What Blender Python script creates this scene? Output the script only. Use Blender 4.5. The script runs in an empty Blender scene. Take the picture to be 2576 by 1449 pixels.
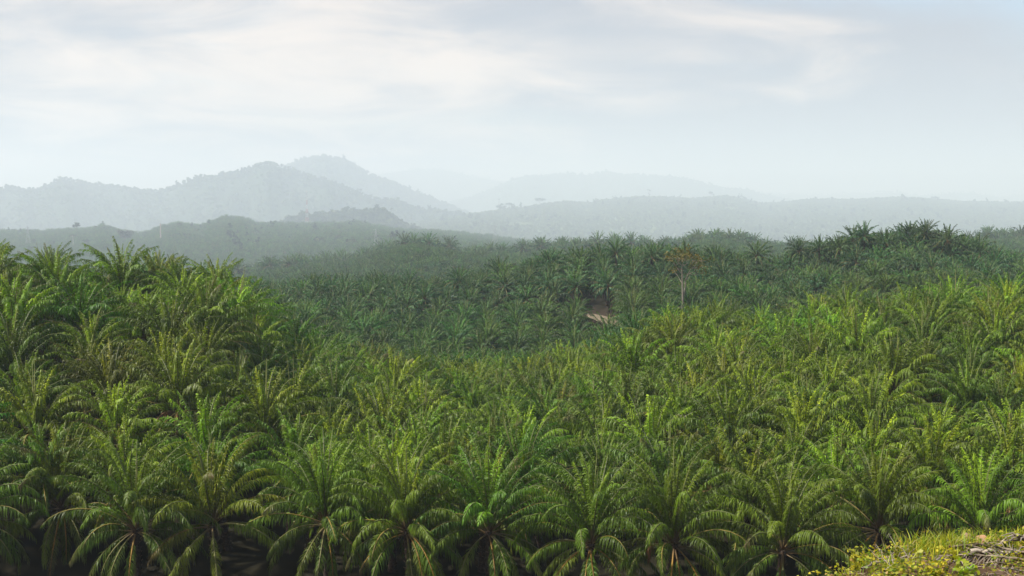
import bpy, math, random
import numpy as np
from mathutils import Vector

# ------------------------------------------------------------------ basics
scene = bpy.context.scene
COL = scene.collection
F = 2860.0                       # focal length in units of a 2576 px wide picture
CU, CV = 1288.0, 724.5
PITCH = math.radians(4.5)        # camera looks slightly down
rng = np.random.default_rng(7)

def ray_z(v, d):
    """height (camera = 0) of a point at ground depth d that lies on picture row v (2576 px wide picture)"""
    return -d * math.tan(math.atan((v - CV) / F) + PITCH)

def ray_z_arr(v, d):
    return -d * np.tan(np.arctan((v - CV) / F) + PITCH)

def cam_depth(d, z):
    return d * math.cos(PITCH) - z * math.sin(PITCH)

def ux(u, d, z):
    """world x for picture column u at depth d, height z"""
    return (u - CU) / F * cam_depth(d, z)

def at(u, v, d):
    z = ray_z(v, d)
    return Vector((ux(u, d, z), d, z))

def project(x, y, z):
    cd = y * math.cos(PITCH) - z * math.sin(PITCH)
    up = y * math.sin(PITCH) + z * math.cos(PITCH)
    return CU + F * x / cd, CV - F * up / cd

def pl(pts):
    xs = [p[0] for p in pts]; ys = [p[1] for p in pts]
    return lambda u: np.interp(u, xs, ys)

def smooth01(t):
    t = np.clip(t, 0, 1); return t * t * (3 - 2 * t)

# value noise ---------------------------------------------------------------
_perm = np.random.default_rng(3).random((256, 256))
def vnoise(x, y):
    x = np.asarray(x, float); y = np.asarray(y, float)
    xi = np.floor(x).astype(int); yi = np.floor(y).astype(int)
    fx = x - xi; fy = y - yi
    fx = fx * fx * (3 - 2 * fx); fy = fy * fy * (3 - 2 * fy)
    g = lambda a, b: _perm[a & 255, b & 255]
    return ((g(xi, yi) * (1 - fx) + g(xi + 1, yi) * fx) * (1 - fy) +
            (g(xi, yi + 1) * (1 - fx) + g(xi + 1, yi + 1) * fx) * fy) * 2 - 1
def fbm(x, y, o=4):
    s = 0; a = 1.0; n = 0
    for k in range(o):
        s = s + a * vnoise(x * 2 ** k + 17.3 * k, y * 2 ** k + 5.1 * k); n += a; a *= .5
    return s / n

# ------------------------------------------------------------------ mesh builder
class MB:
    def __init__(self):
        self.v = []; self.f = []; self.c = []; self.m = []; self.n = 0
    def add(self, verts, faces, col=(1, 1, 1), mat=0):
        verts = np.asarray(verts, float).reshape(-1, 3)
        faces = np.asarray(faces, int)
        if faces.ndim == 1: faces = faces.reshape(1, -1)
        if faces.shape[1] == 3: faces = np.hstack([faces, -np.ones((len(faces), 1), int)])
        f = np.where(faces >= 0, faces + self.n, -1)
        self.v.append(verts); self.f.append(f); self.n += len(verts)
        col = np.asarray(col, float)
        if col.ndim == 1: col = np.tile(col[:3], (len(verts), 1))
        self.c.append(col[:, :3])
        self.m.append(np.full(len(f), mat))
    def merge(self, other, M=None, off=(0, 0, 0)):
        for v, c in zip(other.v, other.c):
            pass
        V = np.vstack(other.v)
        if M is not None: V = V @ np.asarray(M).T
        V = V + np.asarray(off)
        Fc = np.vstack(other.f); f = np.where(Fc >= 0, Fc + self.n, -1)
        self.v.append(V); self.c.append(np.vstack(other.c)); self.f.append(f)
        self.m.append(np.concatenate(other.m)); self.n += len(V)
    def mesh(self, name, mats, smooth=False):
        me = bpy.data.meshes.new(name)
        V = np.vstack(self.v); Fc = np.vstack(self.f); C = np.vstack(self.c); Mi = np.concatenate(self.m)
        tri = Fc[:, 3] < 0
        cnt = np.where(tri, 3, 4)
        start = np.concatenate([[0], np.cumsum(cnt)[:-1]])
        flat = Fc.ravel(); flat = flat[flat >= 0]
        me.vertices.add(len(V)); me.loops.add(len(flat)); me.polygons.add(len(Fc))
        me.vertices.foreach_set('co', V.astype(np.float32).ravel())
        me.loops.foreach_set('vertex_index', flat.astype(np.int32))
        me.polygons.foreach_set('loop_start', start.astype(np.int32))
        me.polygons.foreach_set('loop_total', cnt.astype(np.int32))
        me.polygons.foreach_set('material_index', Mi.astype(np.int32))
        if smooth: me.polygons.foreach_set('use_smooth', np.ones(len(Fc), bool))
        a = me.color_attributes.new('Col', 'FLOAT_COLOR', 'POINT')
        a.data.foreach_set('color', np.hstack([C, np.ones((len(C), 1))]).astype(np.float32).ravel())
        for m in mats: me.materials.append(m)
        me.update(calc_edges=True)
        return me
    def build(self, name, mats, parent=None, smooth=False):
        o = bpy.data.objects.new(name, self.mesh(name, mats, smooth))
        COL.objects.link(o)
        if parent is not None: o.parent = parent
        return o

def tag(o, label=None, cat=None, group=None, kind=None):
    if label: o['label'] = label
    if cat: o['category'] = cat
    if group: o['group'] = group
    if kind: o['kind'] = kind
    return o

def empty(name, loc, rz=0.0, scale=1.0):
    o = bpy.data.objects.new(name, None)
    o.empty_display_size = 0.5
    COL.objects.link(o); o.location = loc; o.rotation_euler = (0, 0, rz); o.scale = (scale,) * 3
    return o

def tube(mb, P, R, n=6, col=(1, 1, 1), mat=0, col2=None):
    """tapered tube along points P with radii R, capped"""
    P = np.asarray(P, float); R = np.asarray(R, float)
    T = np.gradient(P, axis=0); T /= np.linalg.norm(T, axis=1)[:, None] + 1e-9
    ref = np.array([0, 0, 1.0]) if abs(T[:, 2]).mean() < .8 else np.array([1.0, 0, 0])
    A = np.cross(T, ref); A /= np.linalg.norm(A, axis=1)[:, None] + 1e-9
    B = np.cross(T, A)
    ang = np.arange(n) * 2 * np.pi / n
    V = (P[:, None, :] + R[:, None, None] * (np.cos(ang)[None, :, None] * A[:, None, :] + np.sin(ang)[None, :, None] * B[:, None, :])).reshape(-1, 3)
    k = len(P); i = np.arange(k - 1)[:, None]; j = np.arange(n)[None, :]
    f = np.stack([i * n + j, i * n + (j + 1) % n, (i + 1) * n + (j + 1) % n, (i + 1) * n + j], -1).reshape(-1, 4)
    c = np.asarray(col, float)
    if col2 is not None:
        t = np.repeat(np.linspace(0, 1, k), n)[:, None]
        c = c[None, :] * (1 - t) + np.asarray(col2)[None, :] * t
    mb.add(V, f, c, mat)
    # cap the end
    base = (k - 1) * n
    cc = c if c.ndim == 1 else c[-1]
    V2 = np.vstack([V[base:base + n], P[-1] + T[-1] * R[-1] * .3])
    mb.add(V2, [[q, (q + 1) % n, n] for q in range(n)], cc, mat)

# ------------------------------------------------------------------ materials
def new_mat(name):
    m = bpy.data.materials.new(name); m.use_nodes = True
    nt = m.node_tree; nt.nodes.clear()
    out = nt.nodes.new('ShaderNodeOutputMaterial')
    return m, nt, out

def leaf_mat(name, rough=.46, trans=.26, spec=.21, var=.30, hue=.03, gain=(1.2, 1.5, .4)):
    """vertex colour is the leaf's own colour; the random per plant shifts hue and value a little"""
    m, nt, out = new_mat(name)
    N = nt.nodes.new; L = nt.links.new
    at_ = N('ShaderNodeAttribute'); at_.attribute_name = 'Col'
    oi = N('ShaderNodeObjectInfo')
    hs = N('ShaderNodeHueSaturation')
    mh = N('ShaderNodeMapRange'); mh.inputs['To Min'].default_value = .5 - hue; mh.inputs['To Max'].default_value = .5 + hue * .7
    mv = N('ShaderNodeMapRange'); mv.inputs['To Min'].default_value = 1 - var; mv.inputs['To Max'].default_value = 1 + var
    fr = N('ShaderNodeMath'); fr.operation = 'MULTIPLY'; fr.inputs[1].default_value = 7.13
    fr2 = N('ShaderNodeMath'); fr2.operation = 'FRACT'
    L(oi.outputs['Random'], mh.inputs['Value']); L(oi.outputs['Random'], fr.inputs[0]); L(fr.outputs[0], fr2.inputs[0]); L(fr2.outputs[0], mv.inputs['Value'])
    L(at_.outputs['Color'], hs.inputs['Color']); L(mh.outputs[0], hs.inputs['Hue']); L(mv.outputs[0], hs.inputs['Value'])
    b = N('ShaderNodeBsdfPrincipled'); b.inputs['Roughness'].default_value = rough
    b.inputs['Specular IOR Level'].default_value = spec
    L(hs.outputs[0], b.inputs['Base Color'])
    tr = N('ShaderNodeBsdfTranslucent')
    g = N('ShaderNodeMix'); g.data_type = 'RGBA'; g.blend_type = 'MULTIPLY'; g.inputs[0].default_value = 1
    g.inputs[7].default_value = (*gain, 1)
    L(hs.outputs[0], g.inputs[6]); L(g.outputs[2], tr.inputs['Color'])
    mx = N('ShaderNodeMixShader'); mx.inputs[0].default_value = trans
    L(b.outputs[0], mx.inputs[1]); L(tr.outputs[0], mx.inputs[2]); L(mx.outputs[0], out.inputs['Surface'])
    return m

def solid_mat(name, rough=.85, noise=4.0, amount=.35, spec=.25):
    """vertex colour broken up by object-space noise"""
    m, nt, out = new_mat(name)
    N = nt.nodes.new; L = nt.links.new
    at_ = N('ShaderNodeAttribute'); at_.attribute_name = 'Col'
    tc = N('ShaderNodeTexCoord'); nz = N('ShaderNodeTexNoise'); nz.inputs['Scale'].default_value = noise; nz.inputs['Detail'].default_value = 6
    L(tc.outputs['Object'], nz.inputs['Vector'])
    mr = N('ShaderNodeMapRange'); mr.inputs['From Min'].default_value = .3; mr.inputs['From Max'].default_value = .7
    mr.inputs['To Min'].default_value = 1 - amount; mr.inputs['To Max'].default_value = 1 + amount
    L(nz.outputs['Fac'], mr.inputs['Value'])
    hs = N('ShaderNodeHueSaturation'); L(at_.outputs['Color'], hs.inputs['Color']); L(mr.outputs[0], hs.inputs['Value'])
    b = N('ShaderNodeBsdfPrincipled'); b.inputs['Roughness'].default_value = rough; b.inputs['Specular IOR Level'].default_value = spec
    L(hs.outputs[0], b.inputs['Base Color'])
    bp = N('ShaderNodeBump'); bp.inputs['Strength'].default_value = .5; bp.inputs['Distance'].default_value = .05
    L(nz.outputs['Fac'], bp.inputs['Height']); L(bp.outputs[0], b.inputs['Normal'])
    L(b.outputs[0], out.inputs['Surface'])
    return m

M_LEAF = leaf_mat('palm_leaf')
M_RIB = solid_mat('palm_rib', rough=.5, noise=2, amount=.2)
M_BARK = solid_mat('palm_bark', rough=.95, noise=5, amount=.5)
M_TREE = leaf_mat('tree_leaf', rough=.6, trans=.2, spec=.25, var=.3, hue=.02, gain=(1.2, 1.25, .7))
M_WEED = leaf_mat('weed_leaf', rough=.5, trans=.42, spec=.3, var=.15, hue=.02, gain=(1.3, 1.3, .5))
M_WOOD = solid_mat('weathered_wood', rough=.9, noise=9, amount=.35)
M_ROCK = solid_mat('broken_rock', rough=.95, noise=6, amount=.3)
M_METAL = solid_mat('painted_steel', rough=.5, noise=1, amount=.05, spec=.5)
M_SOIL = solid_mat('soil', rough=1.0, noise=1.3, amount=.45, spec=.1)
M_FAR = solid_mat('far_ground', rough=1.0, noise=.012, amount=.35, spec=.05)

# ------------------------------------------------------------------ oil palm
GREEN = np.array([.084, .146, .008])
YOUNG = np.array([.150, .215, .009])
OLD = np.array([.056, .074, .010])
DRY = np.array([.115, .085, .035])
ORANGE = np.array([.33, .19, .025])
RIBG = np.array([.10, .115, .035])
PETI = np.array([.16, .10, .05])

def frond_mb(mb, hub, az, L, e0, bend, nl, segs, width, r, tone, rib, rib_r=.055, power=1.5,
             sidebend=0.0, leaf_len=.95, t0=.2, droop=.55, spread=1.0, rib_mb=None, dead_tip=0.0, roll=0.0, np_=9, tipw=.08):
    """one feather leaf: a curved rib and two sides of drooping leaflets"""
    n = np_
    t = np.linspace(0, 1, n)
    e = np.radians(e0) - np.radians(bend) * t ** power
    a = az + sidebend * t ** 1.5
    dirs = np.stack([np.cos(e) * np.cos(a), np.cos(e) * np.sin(a), np.sin(e)], 1)
    seg = L / (n - 1)
    P = np.vstack([[0, 0, 0], np.cumsum((dirs[:-1] + dirs[1:]) * .5 * seg, 0)]) + hub
    T = dirs
    S = np.stack([-np.sin(a), np.cos(a), np.zeros(n)], 1)
    U = np.cross(T, S) * -1.0
    rl = roll * t[:, None]
    S, U = S * np.cos(rl) + U * np.sin(rl), U * np.cos(rl) - S * np.sin(rl)
    # rib: three-sided, flattened
    rad = rib_r * (1 - t) ** .7 * 1.9 + .010
    ang = np.array([np.pi / 2, np.pi * 7 / 6, np.pi * 11 / 6])
    V = (P[:, None, :] + rad[:, None, None] * (np.cos(ang)[None, :, None] * S[:, None, :] * 1.1 + np.sin(ang)[None, :, None] * U[:, None, :] * .7)).reshape(-1, 3)
    i = np.arange(n - 1)[:, None]; j = np.arange(3)[None, :]
    f = np.stack([i * 3 + j, i * 3 + (j + 1) % 3, (i + 1) * 3 + (j + 1) % 3, (i + 1) * 3 + j], -1).reshape(-1, 4)
    tt = np.repeat(t, 3)[:, None]
    rc = PETI * np.clip(1 - tt * 5, 0, 1) + rib * np.clip(tt * 5, 0, 1)
    (rib_mb or mb).add(V, f, rc, 1)
    # leaflets
    ts = np.linspace(t0, .995, nl) + r.normal(0, .25 / nl, nl)
    ts = np.clip(np.concatenate([ts, ts + .3 / nl]), 0, 1)
    sg = np.concatenate([np.ones(nl), -np.ones(nl)])
    k = len(ts)
    ip = lambda A: np.stack([np.interp(ts, t, A[:, q]) for q in range(3)], 1)
    B0, Tt, St, Ut = ip(P), ip(T), ip(S), ip(U)
    prof = np.interp(ts, [t0, t0 + .12, .45, .75, .92, 1], [.38, .72, 1, .85, .55, .4])
    ll = leaf_len * prof * r.uniform(.8, 1.15, k)
    fa = np.radians(np.interp(ts, [t0, .6, .9, 1], [68, 56, 40, 22]) + r.normal(0, 9, k))
    ba = np.radians(np.where(r.random(k) < .5, 24, -8) + r.normal(0, 13, k)) * spread
    D = np.cos(fa)[:, None] * Tt + np.sin(fa)[:, None] * (sg[:, None] * St * np.cos(ba)[:, None] + Ut * np.sin(ba)[:, None])
    W = Tt - D * np.sum(Tt * D, 1)[:, None]
    W = W / (np.linalg.norm(W, axis=1)[:, None] + 1e-9)
    tw = r.normal(0, .5, k)[:, None]
    W = W * np.cos(tw) + np.cross(D, W) * np.sin(tw)
    dr = droop * r.uniform(.6, 1.5, k)
    ss = np.linspace(0, 1, segs + 1)
    wprof = np.interp(ss, [0, .25, .6, 1], [.6, 1, .9, tipw])
    rows = []
    for s, wp in zip(ss, wprof):
        C = B0 + D * (ll * (s - .38 * np.minimum(dr, 1.1) * s ** 2))[:, None]
        C[:, 2] -= ll * dr * s ** 2 * .85
        w = (width * .5 * wp * (.6 + .4 * prof))[:, None] * W
        rows.append(np.stack([C - w, C + w], 1))
    V = np.stack(rows, 1)                       # k, segs+1, 2, 3
    m = segs + 1
    base = (np.arange(k) * m * 2)[:, None]
    q = np.arange(segs)[None, :] * 2
    f = np.stack([base + q, base + q + 1, base + q + 3, base + q + 2], -1).reshape(-1, 4)
    lc = tone[None, :] * r.uniform(.78, 1.25, k)[:, None]
    if dead_tip > 0:
        w_ = np.clip((ts - (1 - dead_tip)) / max(dead_tip, .01), 0, 1)[:, None] * .8
        lc = lc * (1 - w_) + DRY * w_
    c = np.repeat(lc, m * 2, 0)
    mb.add(V.reshape(-1, 3), f, c, 0)

def palm_crown(seed, nf=42, nl=58, segs=3, width=.075, L=8.4, tint=None, rib_r=.05, np_=9, skip_old=0.0, mature=False, leaf_len=1.1, t0=.13, tipw=.08):
    r = np.random.default_rng(seed)
    mb = MB()
    az0 = r.uniform(0, 6.28)
    for i in range(nf):
        a = i / (nf - 1)
        if a > 1 - skip_old: break
        az = az0 + i * 2.39996 + r.normal(0, .15)
        if mature:
            e0 = np.interp(a, [0, .2, .5, .8, 1], [84, 66, 36, 4, -30]) + r.normal(0, 6)
            bend = np.interp(a, [0, .2, .5, .8, 1], [10, 42, 74, 76, 52]) * r.uniform(.75, 1.25)
        else:
            e0 = np.interp(a, [0, .2, .5, .78, 1], [87, 76, 58, 28, -18]) + r.normal(0, 5)
            bend = np.interp(a, [0, .15, .45, .8, 1], [16, 50, 86, 88, 62]) * r.uniform(.7, 1.3)
        Lf = L * np.interp(a, [0, .1, .3, 1], [.78, .95, 1.03, .9]) * r.uniform(.9, 1.08)
        tone = YOUNG * max(0, 1 - a * 4) + GREEN * min(1, a * 4)
        if a > .7: tone = tone * (1 - (a - .7) * 2) + OLD * (a - .7) * 2
        tone = tone * r.uniform(.58, 1.36)
        if tint is not None: tone = tone * tint
        if r.random() < .1: tone = tone * np.array([1.3, 1.2, .9])
        rib = RIBG if a < .72 else RIBG * .6 + ORANGE * .4
        hub = np.array([math.cos(az) * .32 * (a + .25), math.sin(az) * .32 * (a + .25), .55 * (1 - a)])
        frond_mb(mb, hub, az, Lf, e0, bend, nl, segs, width, r, tone, rib, rib_r=rib_r, power=r.uniform(1.4, 2.7),
                 sidebend=r.normal(0, .22), leaf_len=leaf_len, t0=t0, tipw=tipw, roll=r.normal(0, .45), droop=r.uniform(.55, 1.15), np_=np_,
                 dead_tip=(.3 if r.random() < .06 else 0))
    return mb

def trunk_mb(h, seed, n=10, stubs=60):
    r = np.random.default_rng(seed + 900)
    mb = MB()
    z = np.linspace(-1.2, h, 9)
    P = np.stack([r.normal(0, .03, 9), r.normal(0, .03, 9), z], 1)
    R = np.interp(z / h, [-.3, 0, .25, .9, 1], [.55, .48, .36, .38, .3]) * r.uniform(.92, 1.08, 9)
    tube(mb, P, R, n, (.055, .038, .026))
    for k in range(stubs):                       # stumps of cut leaf bases in a spiral
        a = k * 2.39996; zz = h * (k + .5) / stubs
        d = np.array([math.cos(a), math.sin(a), 0]); s = np.array([-d[1], d[0], 0])
        b = d * .3 + np.array([0, 0, zz]); tip = d * r.uniform(.5, .68) + np.array([0, 0, zz + r.uniform(.2, .4)])
        w = .13
        V = [b - s * w, b + s * w, tip + s * w * .6, tip - s * w * .6, b + [0, 0, .16], tip + [0, 0, .03]]
        cc = np.array([.085, .06, .04]) * r.uniform(.6, 1.5)
        mb.add(V, [[0, 1, 2, 3]], cc); mb.add(V, [[0, 3, 5, 4]], cc); mb.add(V, [[1, 4, 5, 2]], cc); mb.add(V, [[3, 2, 5]], cc)
    return mb

def spear_mb(seed, L=8.0, count=2):
    """young leaves still folded: pale straight rods"""
    r = np.random.default_rng(seed + 77); mb = MB()
    for k in range(count):
        a = r.uniform(0, 6.28); lean = r.uniform(.02, .12); h = L * r.uniform(.78, 1.08)
        t = np.linspace(0, 1, 6)[:, None]
        P = np.array([math.cos(a) * .12, math.sin(a) * .12, .4]) + t * np.array([math.cos(a) * lean * h, math.sin(a) * lean * h, h])
        c = np.array([.30, .27, .11]) * r.uniform(.75, 1.1)
        tube(mb, P, np.interp(t[:, 0], [0, .5, 1], [.075, .065, .02]), 5, c, 0, c * np.array([.8, 1.0, .8]))
    return mb

# ------------------------------------------------------------------ land
HC = 16.3                                   # usual canopy height above ground
vA = pl([(-600, 1310), (-40, 1305), (153, 1300), (343, 1328), (548, 1318), (822, 1316), (1034, 1332), (1232, 1336), (1474, 1366), (1705, 1366), (1959, 1380), (2217, 1335), (2474, 1343), (3200, 1340)])
vB = pl([(-900, 590), (0, 560), (150, 578), (240, 610), (340, 602), (430, 588), (500, 594), (560, 628), (640, 694), (700, 748), (760, 794), (830, 845), (920, 850), (1000, 856), (1200, 866), (1320, 872), (1430, 858), (1500, 840), (1560, 800), (1620, 760), (1700, 744), (1800, 742), (1900, 754), (2000, 734), (2110, 710), (2250, 690), (2430, 668), (2576, 650), (3400, 630)])
dB = pl([(-900, 186), (450, 190), (560, 195), (700, 204), (850, 216), (1000, 232), (1500, 238), (1650, 226), (2576, 215), (3400, 215)])
vC = pl([(-900, 715), (560, 715), (700, 708), (900, 702), (1060, 700), (1150, 692), (1200, 682), (1270, 668), (1340, 652), (1420, 640), (1500, 628), (1550, 622), (1700, 624), (1800, 628), (1900, 638), (1960, 660), (2000, 632), (2050, 622), (2110, 606), (2165, 590), (2250, 590), (2310, 578), (2360, 584), (2420, 602), (2480, 616), (2540, 640), (2600, 650), (3400, 668)])
dC = pl([(-900, 500), (700, 500), (1100, 490), (1500, 470), (1900, 470), (2200, 480), (3400, 480)])
vD = pl([(-900, 690), (560, 688), (700, 664), (870, 645), (960, 622), (1010, 606), (1060, 602), (1160, 620), (1280, 626), (1380, 616), (1450, 612), (1560, 608), (1640, 614), (1710, 610), (1770, 590), (1850, 589), (1900, 602), (1980, 612), (2060, 616), (2200, 620), (2380, 616), (2430, 600), (2470, 590), (2576, 586), (3400, 590)])
dD = pl([(-900, 1440), (900, 1380), (1100, 1230), (1500, 1500), (1850, 1350), (2576, 1425), (3400, 1425)])
vE = pl([(-900, 575), (0, 575), (110, 577), (150, 573), (233, 570), (257, 562), (305, 576), (350, 583), (380, 576), (405, 566), (447, 556), (503, 564), (527, 553), (567, 540), (600, 543), (625, 547), (644, 556), (684, 556), (756, 558), (792, 556), (898, 553), (974, 567), (1024, 574), (1110, 576), (1160, 581), (1224, 587), (1324, 602), (1500, 612), (2000, 612), (3400, 612)])
dE = pl([(-900, 4900), (400, 4725), (600, 4900), (900, 5338), (1300, 5075), (3400, 5075)])
vF = pl([(-900, 600), (700, 580), (900, 570), (1005, 562), (1082, 552), (1187, 536), (1235, 530), (1292, 522), (1328, 519), (1362, 512), (1425, 505), (1485, 510), (1520, 501), (1607, 493), (1675, 494), (1738, 498), (1828, 491), (1877, 501), (1920, 511), (1972, 507), (2042, 499), (2147, 501), (2269, 494), (2340, 499), (2409, 505), (2576, 508), (3400, 500)])
dF = pl([(-900, 10920), (1100, 10920), (1350, 12600), (1600, 13860), (2000, 15120), (3400, 15120)])
RIDGES = [(dB, vB, HC), (dC, vC, 13.5), (dD, vD, 23.0), (dE, vE, 36.0), (dF, vF, 22.0)]
VALLEY = [(95, None), (120, None), (260, 14), (420, 18), (700, 22)]   # distance behind crest, depth below straight line

def ground_z(u, d):
    """height of the land at picture column u, depth d (vectorised). Ridge and valley profile along every line of sight."""
    u = np.asarray(u, float); d = np.asarray(d, float)
    zA = ray_z_arr(vA(u), 114.0) - 7.0
    ds = [np.full_like(u, 5.0), np.full_like(u, 114.0)]; zs = [zA - 1.5, zA]
    crest = [(f(u), ray_z_arr(v(u), f(u)) - h) for f, v, h in RIDGES]
    ds.append(crest[0][0]); zs.append(crest[0][1])
    for k in range(len(crest) - 1):
        d0, z0 = crest[k]; d1, z1 = crest[k + 1]
        if k == 0:
            dv = d0 + 85; zv = np.minimum(z0, z1) * .35 + (-31.0) * .65 - 3
            zv = np.minimum(zv, ray_z_arr(np.maximum(vB(u) + 26, 835), dv) - HC)
        elif k == 1:
            dv = d0 + 330; zv = ray_z_arr(vC(u) + 16, dv) - 19
        elif k == 2:
            dv = d0 + 1000; zv = ray_z_arr(vD(u) + 14, dv) - 30
        else:
            dv = d0 + 2400; zv = ray_z_arr(vE(u) + 12, dv) - 34
        ds += [dv, d1]; zs += [zv, z1]
    ds.append(ds[-1] + 4500); zs.append(zs[-1] - 280)
    ds.append(np.full_like(u, 40000.0)); zs.append(np.full_like(u, -520.0))
    out = np.where(d <= ds[0], zs[0], zs[-1])
    for k in range(len(ds) - 1):
        t = np.clip((d - ds[k]) / np.maximum(ds[k + 1] - ds[k], 1e-3), 0, 1)
        rounded = .5 * t + .5 * smooth01(t) if k > 1 else t
        z = zs[k] * (1 - rounded) + zs[k + 1] * rounded
        out = np.where((d > ds[k]) & (d <= ds[k + 1]), z, out)
    return out

def u_of(x, d, zguess=-40.0):
    return CU + F * x / cam_depth(d, zguess)

def land(x, y):
    """ground height under a world point"""
    x = np.asarray(x, float); y = np.asarray(y, float)
    z = np.full_like(x, -40.0)
    for _ in range(3):
        z = ground_z(CU + F * x / (y * math.cos(PITCH) - z * math.sin(PITCH)), y)
    return z

def build_ground():
    us = np.concatenate([np.linspace(-2400, -300, 30), np.linspace(-250, 2830, 310), np.linspace(2900, 5000, 30)])
    d = np.concatenate([np.linspace(5, 110, 12), np.geomspace(114, 16500, 290), np.geomspace(17500, 39000, 12)])
    Ug, Dg = np.meshgrid(us, d)
    Z = ground_z(Ug, Dg)
    Z = Z + fbm(Ug * Dg / F / 30, Dg / 30, 3) * np.interp(Dg, [0, 114, 300, 3000], [.2, .3, .6, 2.5])
    X = (Ug - CU) / F * (Dg * math.cos(PITCH) - Z * math.sin(PITCH))
    V = np.stack([X, Dg, Z], -1).reshape(-1, 3)
    nu, nd = len(us), len(d)
    i = np.arange(nd - 1)[:, None]; j = np.arange(nu - 1)[None, :]
    f = np.stack([i * nu + j, i * nu + j + 1, (i + 1) * nu + j + 1, (i + 1) * nu + j], -1).reshape(-1, 4)
    mb = MB()
    # leaf litter and bare soil near, low scrub far, pale young planting on the far right hill
    c = np.zeros((len(V), 3))
    dd = Dg.ravel(); uu = Ug.ravel()
    t = smooth01((dd - 800) / 900)[:, None]
    c[:] = np.array([.018, .016, .009]) * (1 - t) + np.array([.045, .060, .024]) * t
    t2 = (smooth01((dd - 5600) / 900) * smooth01((uu - 950) / 300))[:, None]
    c = c * (1 - t2) + np.array([.10, .13, .055]) * t2
    mb.add(V, f, c, 0)
    o = mb.build('ground', [M_FAR], smooth=True)
    tag(o, kind='structure')
build_ground()

# ------------------------------------------------------------------ far mountains
MOUNT = []
def mountain(name, pts, d0, depth, seed, foot=-420.0, wig=.06, h_tree=28):
    """a wooded ridge with spurs: crest as seen on the skyline, front slope with ravines and a back slope"""
    us = np.linspace(pts[0][0], pts[-1][0], max(60, int((pts[-1][0] - pts[0][0]) / 9)))
    v = np.interp(us, [p[0] for p in pts], [p[1] for p in pts])
    dc = d0 * (1 + wig * vnoise(us / 260 + seed, us * 0 + seed))
    zc = ray_z_arr(v, dc) - h_tree
    ss = np.concatenate([np.linspace(-1, 0, 42), np.linspace(.08, 1, 10)])
    Sg, Ug = np.meshgrid(ss, us, indexing='ij')
    H = (zc - foot)
    a = np.abs(Sg)
    sp = fbm(Ug / 95 + seed * 3.1, Sg * 1.6 + seed, 4) * 1.35
    prof = (1 - a) ** 1.15
    relief = 1 + sp * .75 * np.sin(np.pi * np.clip(a, 0, 1)) * np.where(Sg < 0, 1, .6)
    Z = foot + H[None, :] * np.clip(prof * relief, 0, 1.0)
    Y = dc[None, :] + Sg * depth
    X = (Ug - CU) / F * (Y * math.cos(PITCH) - Z * math.sin(PITCH))
    V = np.stack([X, Y, Z], -1).reshape(-1, 3)
    nu = len(us); ns = len(ss)
    i = np.arange(ns - 1)[:, None]; j = np.arange(nu - 1)[None, :]
    f = np.stack([i * nu + j, i * nu + j + 1, (i + 1) * nu + j + 1, (i + 1) * nu + j], -1).reshape(-1, 4)
    mb = MB(); mb.add(V, f, (.030, .045, .022))
    tag(mb.build(name, [M_FAR], smooth=True), kind='structure')
    MOUNT.append((V.reshape(ns, nu, 3), d0))

mountain('hill', [(690, 570), (716, 556), (758, 541), (818, 537), (880, 531), (900, 529), (927, 532), (940, 527), (950, 522), (962, 529), (984, 537), (997, 552), (1020, 566), (1060, 580)], 7300, 850, 1, foot=-290, wig=.02, h_tree=22)
mountain('mountain', [(-900, 485), (-700, 480), (-300, 470), (0, 470), (40, 470), (80, 478), (105, 473), (130, 458), (155, 443), (190, 451), (225, 458), (275, 463), (320, 471), (375, 478), (425, 471), (480, 448), (550, 438), (605, 426), (650, 411), (675, 407), (710, 416), (740, 423), (800, 446), (860, 463), (900, 482), (950, 497), (1000, 502), (1047, 521), (1100, 528), (1150, 535), (1190, 542), (1260, 560)], 12000, 2700, 2)
mountain('mountain', [(560, 500), (640, 452), (700, 424), (740, 410), (780, 399), (830, 399), (870, 404), (900, 417), (930, 437), (950, 444), (1000, 464), (1050, 488), (1090, 501), (1130, 517), (1180, 540)], 16500, 3200, 3)
mountain('mountain', [(1060, 530), (1150, 505), (1200, 490), (1250, 470), (1288, 454), (1338, 442), (1428, 436), (1480, 437), (1528, 432), (1568, 442), (1608, 439), (1660, 441), (1713, 447), (1768, 459), (1818, 472), (1878, 476), (1918, 488), (1980, 500), (2100, 520)], 24000, 3900, 4)
mountain('mountain', [(820, 470), (900, 446), (940, 438), (1000, 429), (1055, 422), (1125, 426), (1175, 438), (1250, 452), (1330, 462), (1600, 470), (1800, 478), (1918, 486), (1988, 487), (2063, 489), (2163, 484), (2263, 482), (2298, 490), (2363, 486), (2438, 482), (2513, 493), (2576, 488), (2900, 480), (3400, 490)], 30000, 4600, 5)

# ------------------------------------------------------------------ bare patch and dirt track on the middle hill
def find_d(u, v, lo, hi):
    ds = np.linspace(lo, hi, 600)
    z = ground_z(np.full_like(ds, u), ds)
    _, vv = project(0 * ds, ds, z)
    return float(ds[np.argmin(np.abs(vv - v))])

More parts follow.
